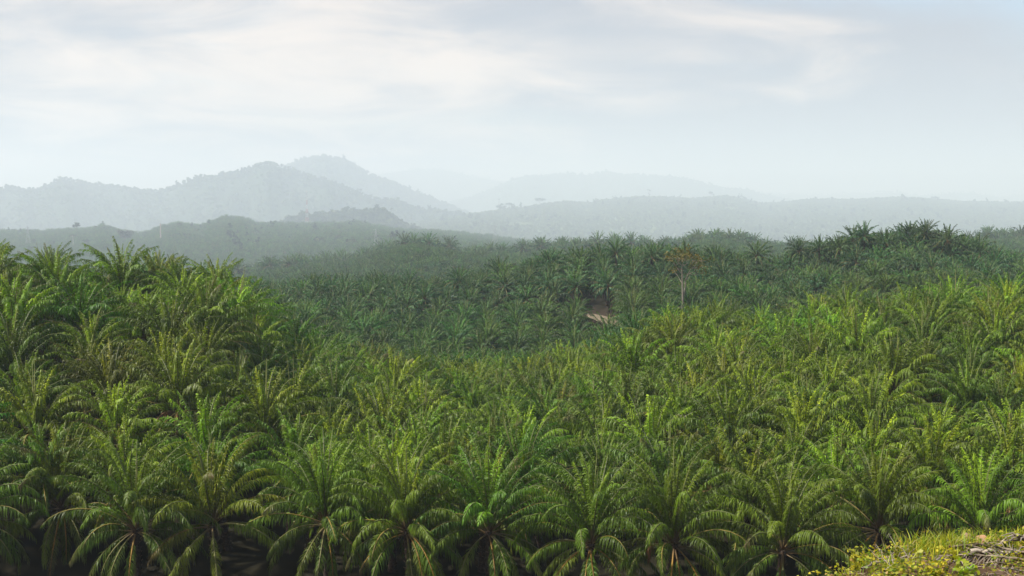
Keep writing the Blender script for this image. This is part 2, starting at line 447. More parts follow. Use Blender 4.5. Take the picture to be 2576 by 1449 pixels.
D_TRACK = find_d(1500, 801, 335, 465)
print('track', D_TRACK)
def bare_patch(u, d):
    a = (u > 1452 + 6 * np.sin(d / 7)) & (u < 1572 + 14 * np.sin(d / 9)) & (d > D_TRACK - 56) & (d < D_TRACK + 12) & ((d < D_TRACK - 8) | (vnoise(u / 9, d / 9) > -.25))
    b = (u > 2155) & (u < 2205) & (d > 432) & (d < 452)
    return a | b
g_ = bpy.data.objects['ground'].data
def paint_ground():
    n = len(g_.vertices); co = np.empty(n * 3, np.float32); g_.vertices.foreach_get('co', co); co = co.reshape(-1, 3)
    u, v = project(co[:, 0], co[:, 1], co[:, 2])
    a = g_.color_attributes['Col']; c = np.empty(n * 4, np.float32); a.data.foreach_get('color', c); c = c.reshape(-1, 4)
    s = bare_patch(u, co[:, 1]); c[s, :3] = (.036, .027, .018)
    a.data.foreach_set('color', c.ravel())
paint_ground()

def dirt_track():
    pts = [(1395, 783), (1425, 788), (1440, 791), (1465, 796), (1490, 801), (1510, 806), (1530, 811), (1555, 820), (1580, 832)]
    P = []
    for u, v in pts:
        d = find_d(u, v, 325, 470); z = float(ground_z(np.array([u]), np.array([d]))[0])
        P.append((ux(u, d, z), d, z))
    P = np.array(P)
    tt = np.linspace(0, 1, 40); ti = np.linspace(0, 1, len(P))
    P = np.stack([np.interp(tt, ti, P[:, k]) for k in range(3)], 1)
    T = np.gradient(P, axis=0)[:, :2]; T /= np.linalg.norm(T, axis=1)[:, None]
    Nn = np.stack([-T[:, 1], T[:, 0]], 1)
    V = []
    for s in np.linspace(-1, 1, 5):
        q = P.copy(); q[:, :2] += Nn * (1.7 * s + .3 * vnoise(tt * 9, tt * 0 + s)[:, None]); q[:, 2] = land(q[:, 0], q[:, 1]) + 1.0 - .15 * abs(s)
        V.append(q)
    V = np.stack(V, 1).reshape(-1, 3)
    i = np.arange(39)[:, None]; j = np.arange(4)[None, :]
    f = np.stack([i * 5 + j, i * 5 + j + 1, (i + 1) * 5 + j + 1, (i + 1) * 5 + j], -1).reshape(-1, 4)
    mb = MB(); mb.add(V, f, (.14, .115, .08))
    tag(mb.build('dirt_track', [M_SOIL]), kind='structure')
dirt_track()

# ------------------------------------------------------------------ the plantation
def ordinal(n):
    ones = ['', 'first', 'second', 'third', 'fourth', 'fifth', 'sixth', 'seventh', 'eighth', 'ninth', 'tenth', 'eleventh', 'twelfth', 'thirteenth',
            'fourteenth', 'fifteenth', 'sixteenth', 'seventeenth', 'eighteenth', 'nineteenth']
    tens = ['', '', 'twenty', 'thirty', 'forty']
    if n < 20: return ones[n]
    return tens[n // 10] + ('-' + ones[n % 10] if n % 10 else '') if n % 10 else tens[n // 10][:-1] + 'ieth'

PG = 'oil palms of the near slope'
# twelve grown palms whose meshes the near rows share
KINDS = []
kr = np.random.default_rng(21)
LOOK = ['deep green', 'yellow-green', 'mid green', 'olive green', 'bright green', 'dark green', 'fresh yellowish', 'mid green', 'olive', 'deep green', 'bright green', 'mid green']
TINTS = {'deep green': (.72, .82, .85), 'dark green': (.62, .72, .75), 'yellow-green': (1.22, 1.18, .8), 'mid green': (1, 1, 1), 'olive green': (1.02, .94, .9),
         'olive': (1.06, .9, .85), 'bright green': (1.2, 1.25, .85), 'fresh yellowish': (1.4, 1.32, .8)}
for k in range(12):
    tint = np.array(TINTS[LOOK[k]])
    nsp = [2, 1, 0, 2, 3, 1, 0, 2, 1, 3, 0, 2][k]
    cm = palm_crown(100 + k, nf=42, nl=60, segs=2, width=.135, L=kr.uniform(8.0, 9.2), tint=tint, np_=8)
    KINDS.append(dict(crown=cm.mesh('crown', [M_LEAF, M_RIB]), trunk=trunk_mb(7.0, k).mesh('trunk', [M_BARK]),
                      spear=spear_mb(k, 8.2, nsp).mesh('spear_leaf', [M_RIB]) if nsp else None, look=LOOK[k], nsp=nsp))

WITHERED = []
for k in range(4):
    wr = np.random.default_rng(640 + k); mb = MB()
    frond_mb(mb, np.array([.2, 0, -.1]), 0, wr.uniform(5.5, 7), wr.uniform(-20, 25), wr.uniform(70, 110), 40, 2, .10, wr, np.array([.15, .085, .03]) * wr.uniform(.7, 1.2), np.array([.2, .11, .04]), power=1.4, droop=1.2, leaf_len=.9, np_=8)
    WITHERED.append(mb.mesh('withered_frond', [M_LEAF, M_RIB]))
SP = {0: 'without spears', 1: 'with one pale spear', 2: 'with two pale spears', 3: 'with three pale spears'}
def place_palm(k, x, y, z, hub_h, rz, sc, label, tilt=(0, 0)):
    K = KINDS[k]
    e = empty('oil_palm', (x, y, z), 0, 1.0)
    e.rotation_euler = (tilt[0], tilt[1], rz)
    tag(e, label, 'palm', PG)
    t = bpy.data.objects.new('trunk', K['trunk']); COL.objects.link(t); t.parent = e; t.scale = (1, 1, hub_h / 7.0)
    c = bpy.data.objects.new('crown', K['crown']); COL.objects.link(c); c.parent = e; c.location = (0, 0, hub_h); c.scale = (sc,) * 3
    if K['spear'] is not None:
        s = bpy.data.objects.new('spear_leaf', K['spear']); COL.objects.link(s); s.parent = e; s.location = (0, 0, hub_h); s.scale = (sc,) * 3
    if rng.random() < .35:
        for q in range(int(rng.integers(1, 3))):
            wf = bpy.data.objects.new('withered_frond', WITHERED[int(rng.integers(0, 4))]); COL.objects.link(wf); wf.parent = e; wf.location = (0, 0, hub_h); wf.rotation_euler = (0, 0, rng.uniform(0, 6.28))
            wf['label'] = 'brown withered frond hanging from the crown'
    return e

# front row: every palm grown on its own, the lowest leaves as parts with orange midribs
FRONT = [(-70, 1318, 115), (153, 1277, 121), (343, 1332, 114), (548, 1318, 115), (822, 1316, 116), (1034, 1332, 114), (1232, 1336, 114),
         (1474, 1369, 112), (1705, 1366, 112), (1959, 1385, 110.5), (2217, 1330, 113), (2474, 1345, 112.5), (2700, 1340, 113)]
FLOOK = ['cut by the left edge of the photo', 'set back behind its neighbours, far left', 'with fans of orange-ribbed leaves, third from the left',
         'yellowed and thin, one leaf hanging down its trunk', 'dark, just right of the thin yellowed palm', 'dense, with many hanging leaves, sixth from the left',
         'tall and straight near the middle of the row', 'sitting low, with broad arching leaves right of the middle', 'sitting low, with yellow tips behind it',
         'lowest of the row, left of the grassy mound', 'big and wide, right above the grassy mound edge', 'bright upright, behind the grassy mound', 'cut by the right edge of the photo']
ORD = ['first', 'second']
for i, (u, v, d) in enumerate(FRONT):
    p = at(u, v, d)
    r = np.random.default_rng(500 + i)
    gz = float(land(p.x, p.y)); hub_h = max(3.6, p.z - gz)
    e = empty('oil_palm', (p.x, p.y, p.z - hub_h)); e.rotation_euler = (r.normal(0, .035), r.normal(0, .045), 0)
    tag(e, 'front row oil palm ' + FLOOK[i], 'palm', 'oil palms of the front row')
    tint = np.array([(1, 1, 1), (1, 1, 1), (.85, .9, .9), (1.3, 1.1, .8), (.8, .85, .9), (.95, 1, 1), (.95, 1, .95), (1.05, 1.05, 1), (1.1, 1.08, .9), (.85, .95, .9), (.85, .92, .9), (1.15, 1.2, .9), (1, 1, 1)][i])
    cm = palm_crown(300 + i, nf=44 if i != 3 else 32, nl=84, segs=3, width=.085, L=r.uniform(8.6, 9.4), tint=tint, rib_r=.05, np_=11, skip_old=.2)
    c = cm.build('crown', [M_LEAF, M_RIB], e); c.location = (0, 0, hub_h); c.scale = (1.1, 1.1, 1.1)
    t = trunk_mb(hub_h, 40 + i, 12, 60).build('trunk', [M_BARK], e)
    if i in (0, 2, 3, 6, 7, 9, 10):
        s = spear_mb(60 + i, 8.6, 1 + i % 3).build('spear_leaf', [M_RIB], e); s.location = (0, 0, hub_h)
    n_h = 13 if i != 3 else 9
    for k in range(n_h):
        # half of them towards the camera side, the rest all round
        az = -math.pi / 2 + (k - (n_h - 1) / 2) * (4.6 / n_h) + r.normal(0, .2)
        side = abs(math.cos(az))
        e0 = 34 * side - 22 + r.normal(0, 12); bend = r.uniform(38, 74) + 22 * side
        mb = MB(); rb = MB()
        tone = (OLD * .6 + GREEN * .5) * r.uniform(.8, 1.3) * tint
        frond_mb(mb, np.array([math.cos(az) * .42, math.sin(az) * .42, -.15 - .25 * (1 - side)]), az, r.uniform(6.4, 8.0), e0, bend, 84, 3, .085, r, tone,
                 ORANGE * r.uniform(.3, .85) if side < .8 and r.random() < .55 else RIBG * .9 + ORANGE * .1, rib_r=.055, power=1.25, sidebend=r.normal(0, .2), leaf_len=1.05,
                 droop=r.uniform(.7, 1.15), rib_mb=rb, dead_tip=.35 if r.random() < .35 else 0, roll=r.normal(0, .25), np_=11)
        fo = mb.build('hanging_frond', [M_LEAF, M_RIB], e); fo.location = (0, 0, hub_h)
        rb.build('midrib', [M_LEAF, M_RIB], fo)
    if i in (2, 3, 8):                         # withered tan leaf
        mb = MB(); az = [2.6, 1.4, -2.2][(2, 3, 8).index(i)]
        frond_mb(mb, np.array([0, 0, .3]), az, 7.2, 42, 150, 44, 2, .06, r, np.array([.17, .075, .03]), np.array([.2, .1, .04]), power=2.2, droop=1.2)
        tag(mb.build('withered_frond', [M_LEAF, M_RIB], e), 'withered brown frond hanging limp').location = (0, 0, hub_h)

# the rows behind it, up to the brow of the near slope
cand = []
for rix in range(1, 18):
    y0 = 114.5 + 9.4 * rix
    n = int(3400 / F * y0 / 9.5) + 6
    for q in range(-n // 2, n // 2 + 1):
        x = q * 9.8 + (4.9 if rix % 2 else 0) + rng.normal(0, .8) + 3
        y = y0 + rng.normal(0, .8) + 2.5 * math.sin(x / 38)
        cand.append((rix, x, y))
NEAR = []
rest = []
STUFF = []          # x, y, z, rz, tiltx, tilty, scale, index
for rix, x, y in cand:
    z = float(land(x, y)); u, v = project(x, y, z + 11)
    if not (-420 < u < 3000): continue
    if y > float(dB(u)) + 45 or rng.random() < .035: continue
    NEAR.append((rix, x, y, z, float(u), float(v)))
inview = [p for p in NEAR if -60 < p[4] < 2640 and p[2] < float(dB(p[4])) + 10]
inview.sort(key=lambda p: p[2])
chosen = set(id(p) for p in inview[:282 - len(FRONT)])
rowcount = {}
for p in sorted([q for q in NEAR if id(q) in chosen], key=lambda q: (q[0], q[4])):
    rix, x, y, z, u, v = p
    rowcount[rix] = rowcount.get(rix, 0) + 1
    k = int(rng.integers(0, 12))
    if 1700 < u < 1840 and rix in (2, 3): k = 6
    if 60 < u < 200 and rix == 1: k = 1
    K = KINDS[k]
    lab = f"{K['look']} oil palm {SP[K['nsp']]}, {ordinal(rowcount[rix])} from the left in the {ordinal(rix + 1)} row"
    hub = rng.uniform(6.0, 8.0)
    place_palm(k, x, y, z, hub, rng.uniform(0, 6.28), rng.uniform(.8, 1.24), lab, (rng.normal(0, .075), rng.normal(0, .075)))
for p in NEAR:
    if id(p) not in chosen:
        rix, x, y, z, u, v = p
        STUFF.append((x, y, z, rng.uniform(0, 6.28), rng.normal(0, .05), rng.normal(0, .05), rng.uniform(.82, 1.12), int(rng.integers(0, 5))))

# tall old palms that stand up from the skyline of the middle hill
TALL = [(1462, 618, 'tall old palm at the left shoulder of the middle hill skyline'), (1550, 598, 'lone tall palm poking up from the middle hill skyline, left of the rusty-leaved tree'),
        (1640, 610, 'tall palm on the skyline just left of the rusty-leaved tree'), (1722, 603, 'tall palm on the skyline right above the rusty-leaved tree'), (1800, 613, 'tall palm on the skyline a little right of the rusty-leaved tree'),
        (1905, 604, 'palm standing at the left rim of the skyline dip'), (2012, 594, 'leftmost palm of the tall clump on the right hilltop'), (2062, 590, 'second palm from the left in the tall hilltop clump'),
        (2112, 588, 'palm at the left foot of the highest hilltop cluster'), (2148, 568, 'tall palm left of the taller one in the hilltop clump'), (2176, 558, 'taller of the two close palms in the left half of the hilltop clump'),
        (2232, 578, 'lower palm in the gap at the middle of the hilltop clump'), (2290, 557, 'tall slender palm in the right half of the hilltop clump'), (2330, 550, 'highest palm of the hilltop clump, against the haze'),
        (2384, 570, 'palm stepping down right of the highest hilltop palm'), (2424, 588, 'last palm but one on the right shoulder of the hilltop clump'), (2470, 604, 'rightmost palm of the hilltop clump')]
mature = []
for k in range(4):
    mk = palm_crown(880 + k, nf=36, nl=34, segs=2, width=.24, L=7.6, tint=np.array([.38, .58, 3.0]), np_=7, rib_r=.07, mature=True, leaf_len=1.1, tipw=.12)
    mature.append((mk.mesh('crown', [M_LEAF, M_RIB]), trunk_mb(9.0, 880 + k, 8, 40).mesh('trunk', [M_BARK])))
for i, (u, v, lab) in enumerate(TALL):
    d = float(dC(u)) - (4, 12, 20)[i % 3]; zt = ray_z(v, d); x = ux(u, d, zt)
    gz = float(land(x, d)); hub = max(4.0, zt - 6.6 - gz)
    e = empty('oil_palm', (x, d, gz), rng.uniform(0, 6.28)); tag(e, lab, 'palm', 'tall palms on the middle hill skyline')
    cme, tme = mature[i % 4]
    t = bpy.data.objects.new('trunk', tme); COL.objects.link(t); t.parent = e; t.scale = (1, 1, hub / 9.0)
    c = bpy.data.objects.new('crown', cme); COL.objects.link(c); c.parent = e; c.location = (0, 0, hub); c.scale = (rng.uniform(.92, 1.1),) * 3

# sight lines: what nearer canopy hides need not be planted
UG = np.linspace(-300, 2876, 160); DG = np.concatenate([np.arange(120, 800, 8), np.geomspace(800, 15500, 230)])
def canopy_rows():
    A = np.zeros((len(DG), len(UG)))
    for k, d in enumerate(DG):
        z = ground_z(UG, np.full_like(UG, d)) + np.interp(d, [0, 900, 1500, 5300, 5800], [11, 13, 17, 28, 14])
        A[k] = project(0 * UG, np.full_like(UG, d), z)[1]
    return np.minimum.accumulate(A, 0)
RUN = canopy_rows()
def visible(u, v, d, slack):
    k = np.clip(np.searchsorted(DG, d * .985) - 1, 0, len(DG) - 1)
    j = np.clip(((u - UG[0]) / (UG[1] - UG[0])).astype(int), 0, len(UG) - 1)
    return v < RUN[k, j] + slack

def plant(d0, d1, sp, slack, idx, smin, smax, jit, top, margin=90, keep=None, r=rng):
    out = []
    y = d0; row = 0
    while y < d1:
        half = 1500 / F * y * 1.02
        xs = np.arange(-half, half, sp) + (sp / 2 if row % 2 else 0)
        ys = y + r.normal(0, jit, len(xs)) + 14 * np.sin(xs / 170 + y / 400); xs = xs + r.normal(0, jit, len(xs))
        z = land(xs, ys); u, v = project(xs, ys, z + top)
        ok = (u > -margin) & (u < 2576 + margin) & visible(u, v, ys, slack) & ~bare_patch(u, ys)
        if keep is not None: ok &= keep(u, ys)
        for a, b, c in zip(xs[ok], ys[ok], z[ok]):
            out.append((a, b, c, r.uniform(0, 6.28), r.normal(0, .06), r.normal(0, .06), r.uniform(smin, smax), int(r.integers(idx[0], idx[1]))))
        y += sp * .866; row += 1
    return out
HOLLOW = plant(228, 390, 9.8, 60, (0, 5), .85, 1.15, .8, 13, keep=lambda u, d: d > dB(u) + 45)
n_more = 300 - len(FRONT) - len(TALL) - len(chosen)
HOLLOW.sort(key=lambda p: p[1])
hrow = {}
for p in HOLLOW[:n_more]:
    hrow.setdefault(int((p[1] - 228) / 8.5), []).append(p)
for i, (rk, ps) in enumerate(sorted(hrow.items())):
    ps.sort(key=lambda p: p[0] / p[1])
    for j, p in enumerate(ps):
        k = int(rng.choice([0, 5, 9])); K = KINDS[k]
        e = place_palm(k, p[0], p[1], p[2], rng.uniform(6, 8), p[3], p[6] * .95, f"{K['look']} oil palm, {ordinal(j + 1)} from the left in the {ordinal(i + 1)} row behind the near brow", (p[4], p[5]))
        e['group'] = 'oil palms in the hollow behind the near slope'
STUFF += HOLLOW[n_more:]
print('hollow', n_more, len(HOLLOW))
STUFF += plant(390, 1000, 10.6, 26, (5, 11), .78, 1.14, 1.1, 15)
STUFF += plant(1000, 1560, 11.6, 20, (5, 17), .85, 1.3, 1.5, 17)
STUFF += plant(1560, 5450, 25.0, 11, (11, 17), 1.6, 2.5, 5.0, 28)
print('near', len(NEAR), 'stuff palms', len(STUFF))

def source(name, mbs, mats):
    """template geometry for the planted mass (kept out of the scene)"""
    return bpy.data.objects.new(name, mbs.mesh(name, mats))
def whole_palm(seed, nf, nl, segs, width, L, h, tint, np_, rib_r, spear=True, stubs=0, n=6, mature=False, ll=1.1, tipw=.1):
    mb = palm_crown(seed, nf=nf, nl=nl, segs=segs, width=width, L=L, tint=tint, np_=np_, rib_r=rib_r, mature=mature, leaf_len=ll, tipw=tipw)
    V = [v + np.array([0, 0, h]) for v in mb.v]; mb.v = V
    out = MB(); out.merge(mb)
    t = trunk_mb(h, seed, n, stubs)
    t.m = [np.full(len(f), 2) for f in t.f]; out.merge(t)
    if spear:
        s = spear_mb(seed, L * .95, 2); s.v = [v + np.array([0, 0, h]) for v in s.v]; s.m = [np.full(len(f), 1) for f in s.f]; out.merge(s)
    return out
SRC = []
PM = [M_LEAF, M_RIB, M_BARK]
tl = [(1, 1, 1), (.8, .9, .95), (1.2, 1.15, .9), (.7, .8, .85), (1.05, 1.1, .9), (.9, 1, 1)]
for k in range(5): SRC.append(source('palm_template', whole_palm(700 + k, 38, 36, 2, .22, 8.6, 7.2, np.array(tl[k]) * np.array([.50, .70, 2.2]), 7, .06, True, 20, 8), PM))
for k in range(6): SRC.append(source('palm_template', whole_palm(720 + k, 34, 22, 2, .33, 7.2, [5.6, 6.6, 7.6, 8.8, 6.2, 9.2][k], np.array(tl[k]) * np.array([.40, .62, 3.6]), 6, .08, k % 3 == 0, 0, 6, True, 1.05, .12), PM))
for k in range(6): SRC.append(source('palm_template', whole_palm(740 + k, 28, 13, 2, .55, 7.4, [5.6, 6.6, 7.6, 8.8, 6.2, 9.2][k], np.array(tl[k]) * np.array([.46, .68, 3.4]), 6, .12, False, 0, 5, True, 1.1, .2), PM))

def scatter(name, pts, sources, label, cat):
    P = np.array([p[:3] for p in pts], np.float32)
    me = bpy.data.meshes.new(name); me.vertices.add(len(P)); me.vertices.foreach_set('co', P.ravel())
    a = me.attributes.new('rot', 'FLOAT_VECTOR', 'POINT'); a.data.foreach_set('vector', np.array([[p[4], p[5], p[3]] for p in pts], np.float32).ravel())
    a = me.attributes.new('size', 'FLOAT', 'POINT'); a.data.foreach_set('value', np.array([p[6] for p in pts], np.float32))
    a = me.attributes.new('pick', 'INT', 'POINT'); a.data.foreach_set('value', np.array([p[7] for p in pts], np.int32))
    o = bpy.data.objects.new(name, me); COL.objects.link(o)
    ng = bpy.data.node_groups.new(name, 'GeometryNodeTree')
    ng.interface.new_socket('Geometry', in_out='INPUT', socket_type='NodeSocketGeometry')
    ng.interface.new_socket('Geometry', in_out='OUTPUT', socket_type='NodeSocketGeometry')
    N = ng.nodes.new; L = ng.links.new
    gi = N('NodeGroupInput'); go = N('NodeGroupOutput')
    ip = N('GeometryNodeInstanceOnPoints'); ip.inputs['Pick Instance'].default_value = True
    jn = N('GeometryNodeJoinGeometry')
    for s in reversed(sources):
        oi = N('GeometryNodeObjectInfo'); oi.inputs['Object'].default_value = s; oi.transform_space = 'ORIGINAL'
        oi.inputs['As Instance'].default_value = False
        g2 = N('GeometryNodeGeometryToInstance'); L(oi.outputs['Geometry'], g2.inputs[0]); L(g2.outputs[0], jn.inputs[0])
    def na(nm, typ):
        n = N('GeometryNodeInputNamedAttribute'); n.data_type = typ; n.inputs['Name'].default_value = nm
        return n.outputs['Attribute']
    er = N('FunctionNodeEulerToRotation'); L(na('rot', 'FLOAT_VECTOR'), er.inputs[0])
    L(gi.outputs[0], ip.inputs['Points']); L(jn.outputs[0], ip.inputs['Instance']); L(na('pick', 'INT'), ip.inputs['Instance Index'])
    L(er.outputs[0], ip.inputs['Rotation']); L(na('size', 'FLOAT'), ip.inputs['Scale']); L(ip.outputs[0], go.inputs[0])
    md = o.modifiers.new('planting', 'NODES'); md.node_group = ng
    tag(o, label, cat, kind='stuff')
    return o
scatter('palm_plantation', STUFF, SRC, 'mass of oil palms filling the valley and hills beyond the near slope', 'plantation')

# ------------------------------------------------------------------ broadleaved forest on the far hills
def clump_mb(seed, w, h, n=90, lobes=6, leaf=None, trunk=True, col=(.035, .06, .024)):
    """tree crown of many small leaf-spray faces gathered in lobes, on a short trunk"""
    r = np.random.default_rng(seed); mb = MB()
    leaf = leaf or w * .16
    cs = [(np.array([0, 0, h * .62]), w * .36)]
    for k in range(lobes):
        a = r.uniform(0, 6.28); q = r.uniform(.12, .34) * w
        cs.append((np.array([math.cos(a) * q, math.sin(a) * q, h * r.uniform(.4, .86)]), w * r.uniform(.14, .24)))
    per = n // len(cs)
    for c, R in cs:
        d = r.normal(0, 1, (per, 3)); d /= np.linalg.norm(d, axis=1)[:, None]
        p = c + d * R * r.uniform(.6, 1.05, per)[:, None] * np.array([1, 1, .8])
        a = np.cross(d, r.normal(0, 1, (per, 3))); a /= np.linalg.norm(a, axis=1)[:, None] + 1e-9
        b = np.cross(d, a) + d * r.normal(0, .5, (per, 1))
        s = leaf * r.uniform(.6, 1.3, per)[:, None]
        V = np.stack([p - a * s, p - b * s * .7, p + a * s, p + b * s * .7], 1).reshape(-1, 3)
        cc = np.repeat(np.asarray(col)[None, :] * r.uniform(.7, 1.3, (per, 1)), 4, 0)
        mb.add(V, np.arange(per * 4).reshape(-1, 4), cc, 0)
    if trunk:
        P = np.array([[0, 0, -h * .1], [0, 0, h * .3], [0, 0, h * .6]])
        tube(mb, P, [w * .03, w * .022, w * .012], 5, (.12, .10, .08), 1)
    return mb
FS = []
for k in range(6):
    h = [18, 22, 15, 26, 20, 30][k]; w = [16, 18, 17, 17, 20, 14][k]
    FS.append(source('tree_template', clump_mb(k + 50, w, h, 110, 7, col=[(.030, .050, .024), (.06, .085, .030), (.018, .034, .020), (.036, .056, .024), (.085, .105, .045), (.022, .038, .02)][k]), [M_TREE, M_BARK]))
for k in range(3):
    FS.append(source('shrub_template', clump_mb(k + 80, 9, 6.5, 60, 4, trunk=False, col=[(.10, .135, .055), (.115, .14, .06), (.095, .125, .055)][k]), [M_TREE, M_BARK]))
forest = []
for (G, d0), n in zip(MOUNT, (2600, 9000, 5000, 4200, 3600)):
    ns, nu, _ = G.shape
    fs = rng.uniform(0, 44, n) ; fs = np.where(rng.random(n) < .30, 41 - np.abs(rng.normal(0, 1.4, n)), fs); fs = np.clip(fs, 0, ns - 1.01)
    fu = rng.uniform(0, nu - 1.01, n)
    i = fs.astype(int); j = fu.astype(int); a = (fs - i)[:, None]; b = (fu - j)[:, None]
    P = (G[i, j] * (1 - a) + G[i + 1, j] * a) * (1 - b) + (G[i, j + 1] * (1 - a) + G[i + 1, j + 1] * a) * b
    sc = {7300: 1.7, 12000: 1.9}.get(d0, 2.7)
    for p in P:
        forest.append((p[0], p[1], p[2] - 1, rng.uniform(0, 6.28), 0, 0, sc * rng.uniform(.6, 1.1) * (1.45 if rng.random() < .12 else 1.0), int(rng.choice([0, 1, 2, 3, 4, 5], p=[.24, .2, .24, .1, .2, .02]))))
for n, (u0, u1), (d0, d1), (s0, s1), sl in ((1500, (-60, 1150), (3200, 5300), (.6, 1.7), 12), (900, (950, 2640), (8500, 15200), (1.3, 3.0), 6)):
    uu = rng.uniform(u0, u1, n); dd = rng.uniform(d0, d1, n)
    zz_ = ground_z(uu, dd); xx = (uu - CU) / F * (dd * math.cos(PITCH) - zz_ * math.sin(PITCH))
    _, vv = project(xx, dd, zz_ + 30)
    ok = visible(uu, vv, dd, sl) & (fbm(uu / 60, dd / 420, 3) > .02)
    for a, b, c in zip(xx[ok], dd[ok], zz_[ok]):
        forest.append((a, b, c, rng.uniform(0, 6.28), 0, 0, rng.uniform(s0, s1), int(rng.integers(0, 6))))
scatter('forest', forest, FS, 'hazy blue rainforest covering the far mountain slopes', 'forest')
scrub = plant(5600, 15300, 46.0, 7, (6, 9), 1.8, 5.0, 14, 16, keep=lambda u, d: (u > 900) & (vnoise(u / 40, d / 160) > -.7))
scrub = [(a, b, c, d, 0, 0, s, i) for a, b, c, d, e, f, s, i in scrub]
scatter('shrubbery', scrub, FS, 'pale green young scrub on the far hazy hillside', 'scrub')
print('forest', len(forest), 'scrub', len(scrub))

# ------------------------------------------------------------------ single trees one can make out
def limb_tree(name, label, cat, base, h, w, crown_pts, trunk_r, leaf_n, leaf, col, bark, seed, group=None, lean=0.0, forks=2, fork_h=.35):
    """trunk that forks into limbs; leaf sprays sit in clumps at the limb ends"""
    r = np.random.default_rng(seed)
    e = empty(name, base); tag(e, label, cat, group)
    tm = MB(); cm = MB()
    fork = np.array([lean * h * .3, 0, h * fork_h])
    tube(tm, [[0, 0, -2.0], fork * .5 + [trunk_r * .5, 0, 0], fork], [trunk_r * 1.25, trunk_r, trunk_r * .85], 7, bark)
    for c in crown_pts:
        c = np.array([c[0] * w, c[1] * w, c[2] * h]); rad = c[2] * 0 + w * r.uniform(.13, .2)
        mid = fork * .45 + c * .55 + r.normal(0, w * .03, 3)
        tube(tm, [fork, mid, c], [trunk_r * .62, trunk_r * .36, trunk_r * .1], 5, bark)
        for q in range(3):
            tube(tm, [mid, c + r.normal(0, rad * .6, 3)], [trunk_r * .22, trunk_r * .05], 4, bark)
        per = max(3, leaf_n // len(crown_pts))
        d = r.normal(0, 1, (per, 3)); d /= np.linalg.norm(d, axis=1)[:, None]
        p = c + d * rad * r.uniform(.2, 1.1, per)[:, None] * np.array([1.25, 1.25, .7])
        a = r.normal(0, 1, (per, 3)); a /= np.linalg.norm(a, axis=1)[:, None]; b = np.cross(a, d); b /= np.linalg.norm(b, axis=1)[:, None] + 1e-9
        s = leaf * r.uniform(.6, 1.3, per)[:, None]
        V = np.stack([p - a * s, p - b * s * .6, p + a * s, p + b * s * .6], 1).reshape(-1, 3)
        cc = np.repeat(np.asarray(col)[None, :] * r.uniform(.65, 1.35, (per, 1)), 4, 0)
        cm.add(V, np.arange(per * 4).reshape(-1, 4), cc, 0)
    tm.build('trunk', [M_WOOD], e); cm.build('crown', [M_TREE], e)
    return e

def blob_pts(seed, n, lo, hi, rx):
    r = np.random.default_rng(seed); out = []
    for k in range(n):
        a = k * 2.4 + r.uniform(-.3, .3); q = rx * math.sqrt((k + .4) / n); z = r.uniform(lo, hi) - .18 * q
        out.append((math.cos(a) * q, math.sin(a) * q, z))
    return out

def stand(u, v_base, d):
    return at(u, v_base, d)

# orange-leaved tree with two white trunks between the near brow and the middle hill
d = 268.0
b = at(1718, 776, d); zt = ray_z(637, d); h = zt - b.z
e = empty('pale_trunk_tree', (b.x, b.y, b.z)); tag(e, 'sparse rusty-leaved tree with two pale trunks above the near palms', 'tree')
r = np.random.default_rng(5)
tm = MB(); cm = MB(); WHITE = (.23, .20, .16)
px = 1.0 / F * d                     # metres per picture pixel
def P2(du, v, dy=0.0): return np.array([du * px, dy, ray_z(v, d) - b.z])
tube(tm, [[0, 0, -4], P2(-1, 745), P2(-2, 715), P2(-3, 690), P2(-4, 668)], [.30, .22, .19, .15, .11], 7, WHITE)
tube(tm, [P2(0, 752), P2(6, 722, .5), P2(7, 705, 1), P2(14, 690, 1.3), P2(22, 676, 1.6)], [.2, .17, .15, .12, .08], 7, WHITE)
ends = [(-4, 668, -20, 650), (-4, 668, -12, 645), (-4, 668, -2, 640), (-3, 690, -24, 658), (-4, 672, 8, 648), (22, 676, 34, 660), (22, 676, 28, 650), (14, 690, 40, 672), (-3, 690, -32, 652), (-4, 668, 16, 652), (7, 705, 36, 688), (-2, 715, -18, 684), (22, 676, 44, 668), (-4, 660, 4, 638), (-12, 655, -38, 652), (30, 662, 46, 656)]
for k, (a, va, c, vc) in enumerate(ends):
    dy = r.normal(0, 2.2)
    A = P2(a, va); C = P2(c, vc, dy)
    tube(tm, [A, (A + C) / 2 + r.normal(0, .35, 3), C], [.085, .06, .025], 5, WHITE)
    for q in range(5):
        t_ = C + np.array([r.normal(0, 1.0), r.normal(0, 1.0), abs(r.normal(0, .6))])
        tube(tm, [(A + C * 2) / 3, t_], [.035, .012], 3, WHITE)
        n = 17
        p = t_ + r.normal(0, .42, (n, 3)); a_ = r.normal(0, 1, (n, 3)); a_ /= np.linalg.norm(a_, axis=1)[:, None]
        b_ = np.cross(a_, r.normal(0, 1, (n, 3))); b_ /= np.linalg.norm(b_, axis=1)[:, None]
        s = r.uniform(.14, .30, n)[:, None]
        cc = np.array([(.13, .088, .016), (.105, .092, .02), (.065, .085, .02)])[r.integers(0, 3, n)] * r.uniform(.6, 1.2, (n, 1))
        cm.add(np.stack([p - a_ * s, p - b_ * s * .6, p + a_ * s, p + b_ * s * .6], 1).reshape(-1, 3), np.arange(n * 4).reshape(-1, 4), np.repeat(cc, 4, 0), 0)
tm.build('trunk', [M_WOOD], e); cm.build('crown', [M_TREE], e)

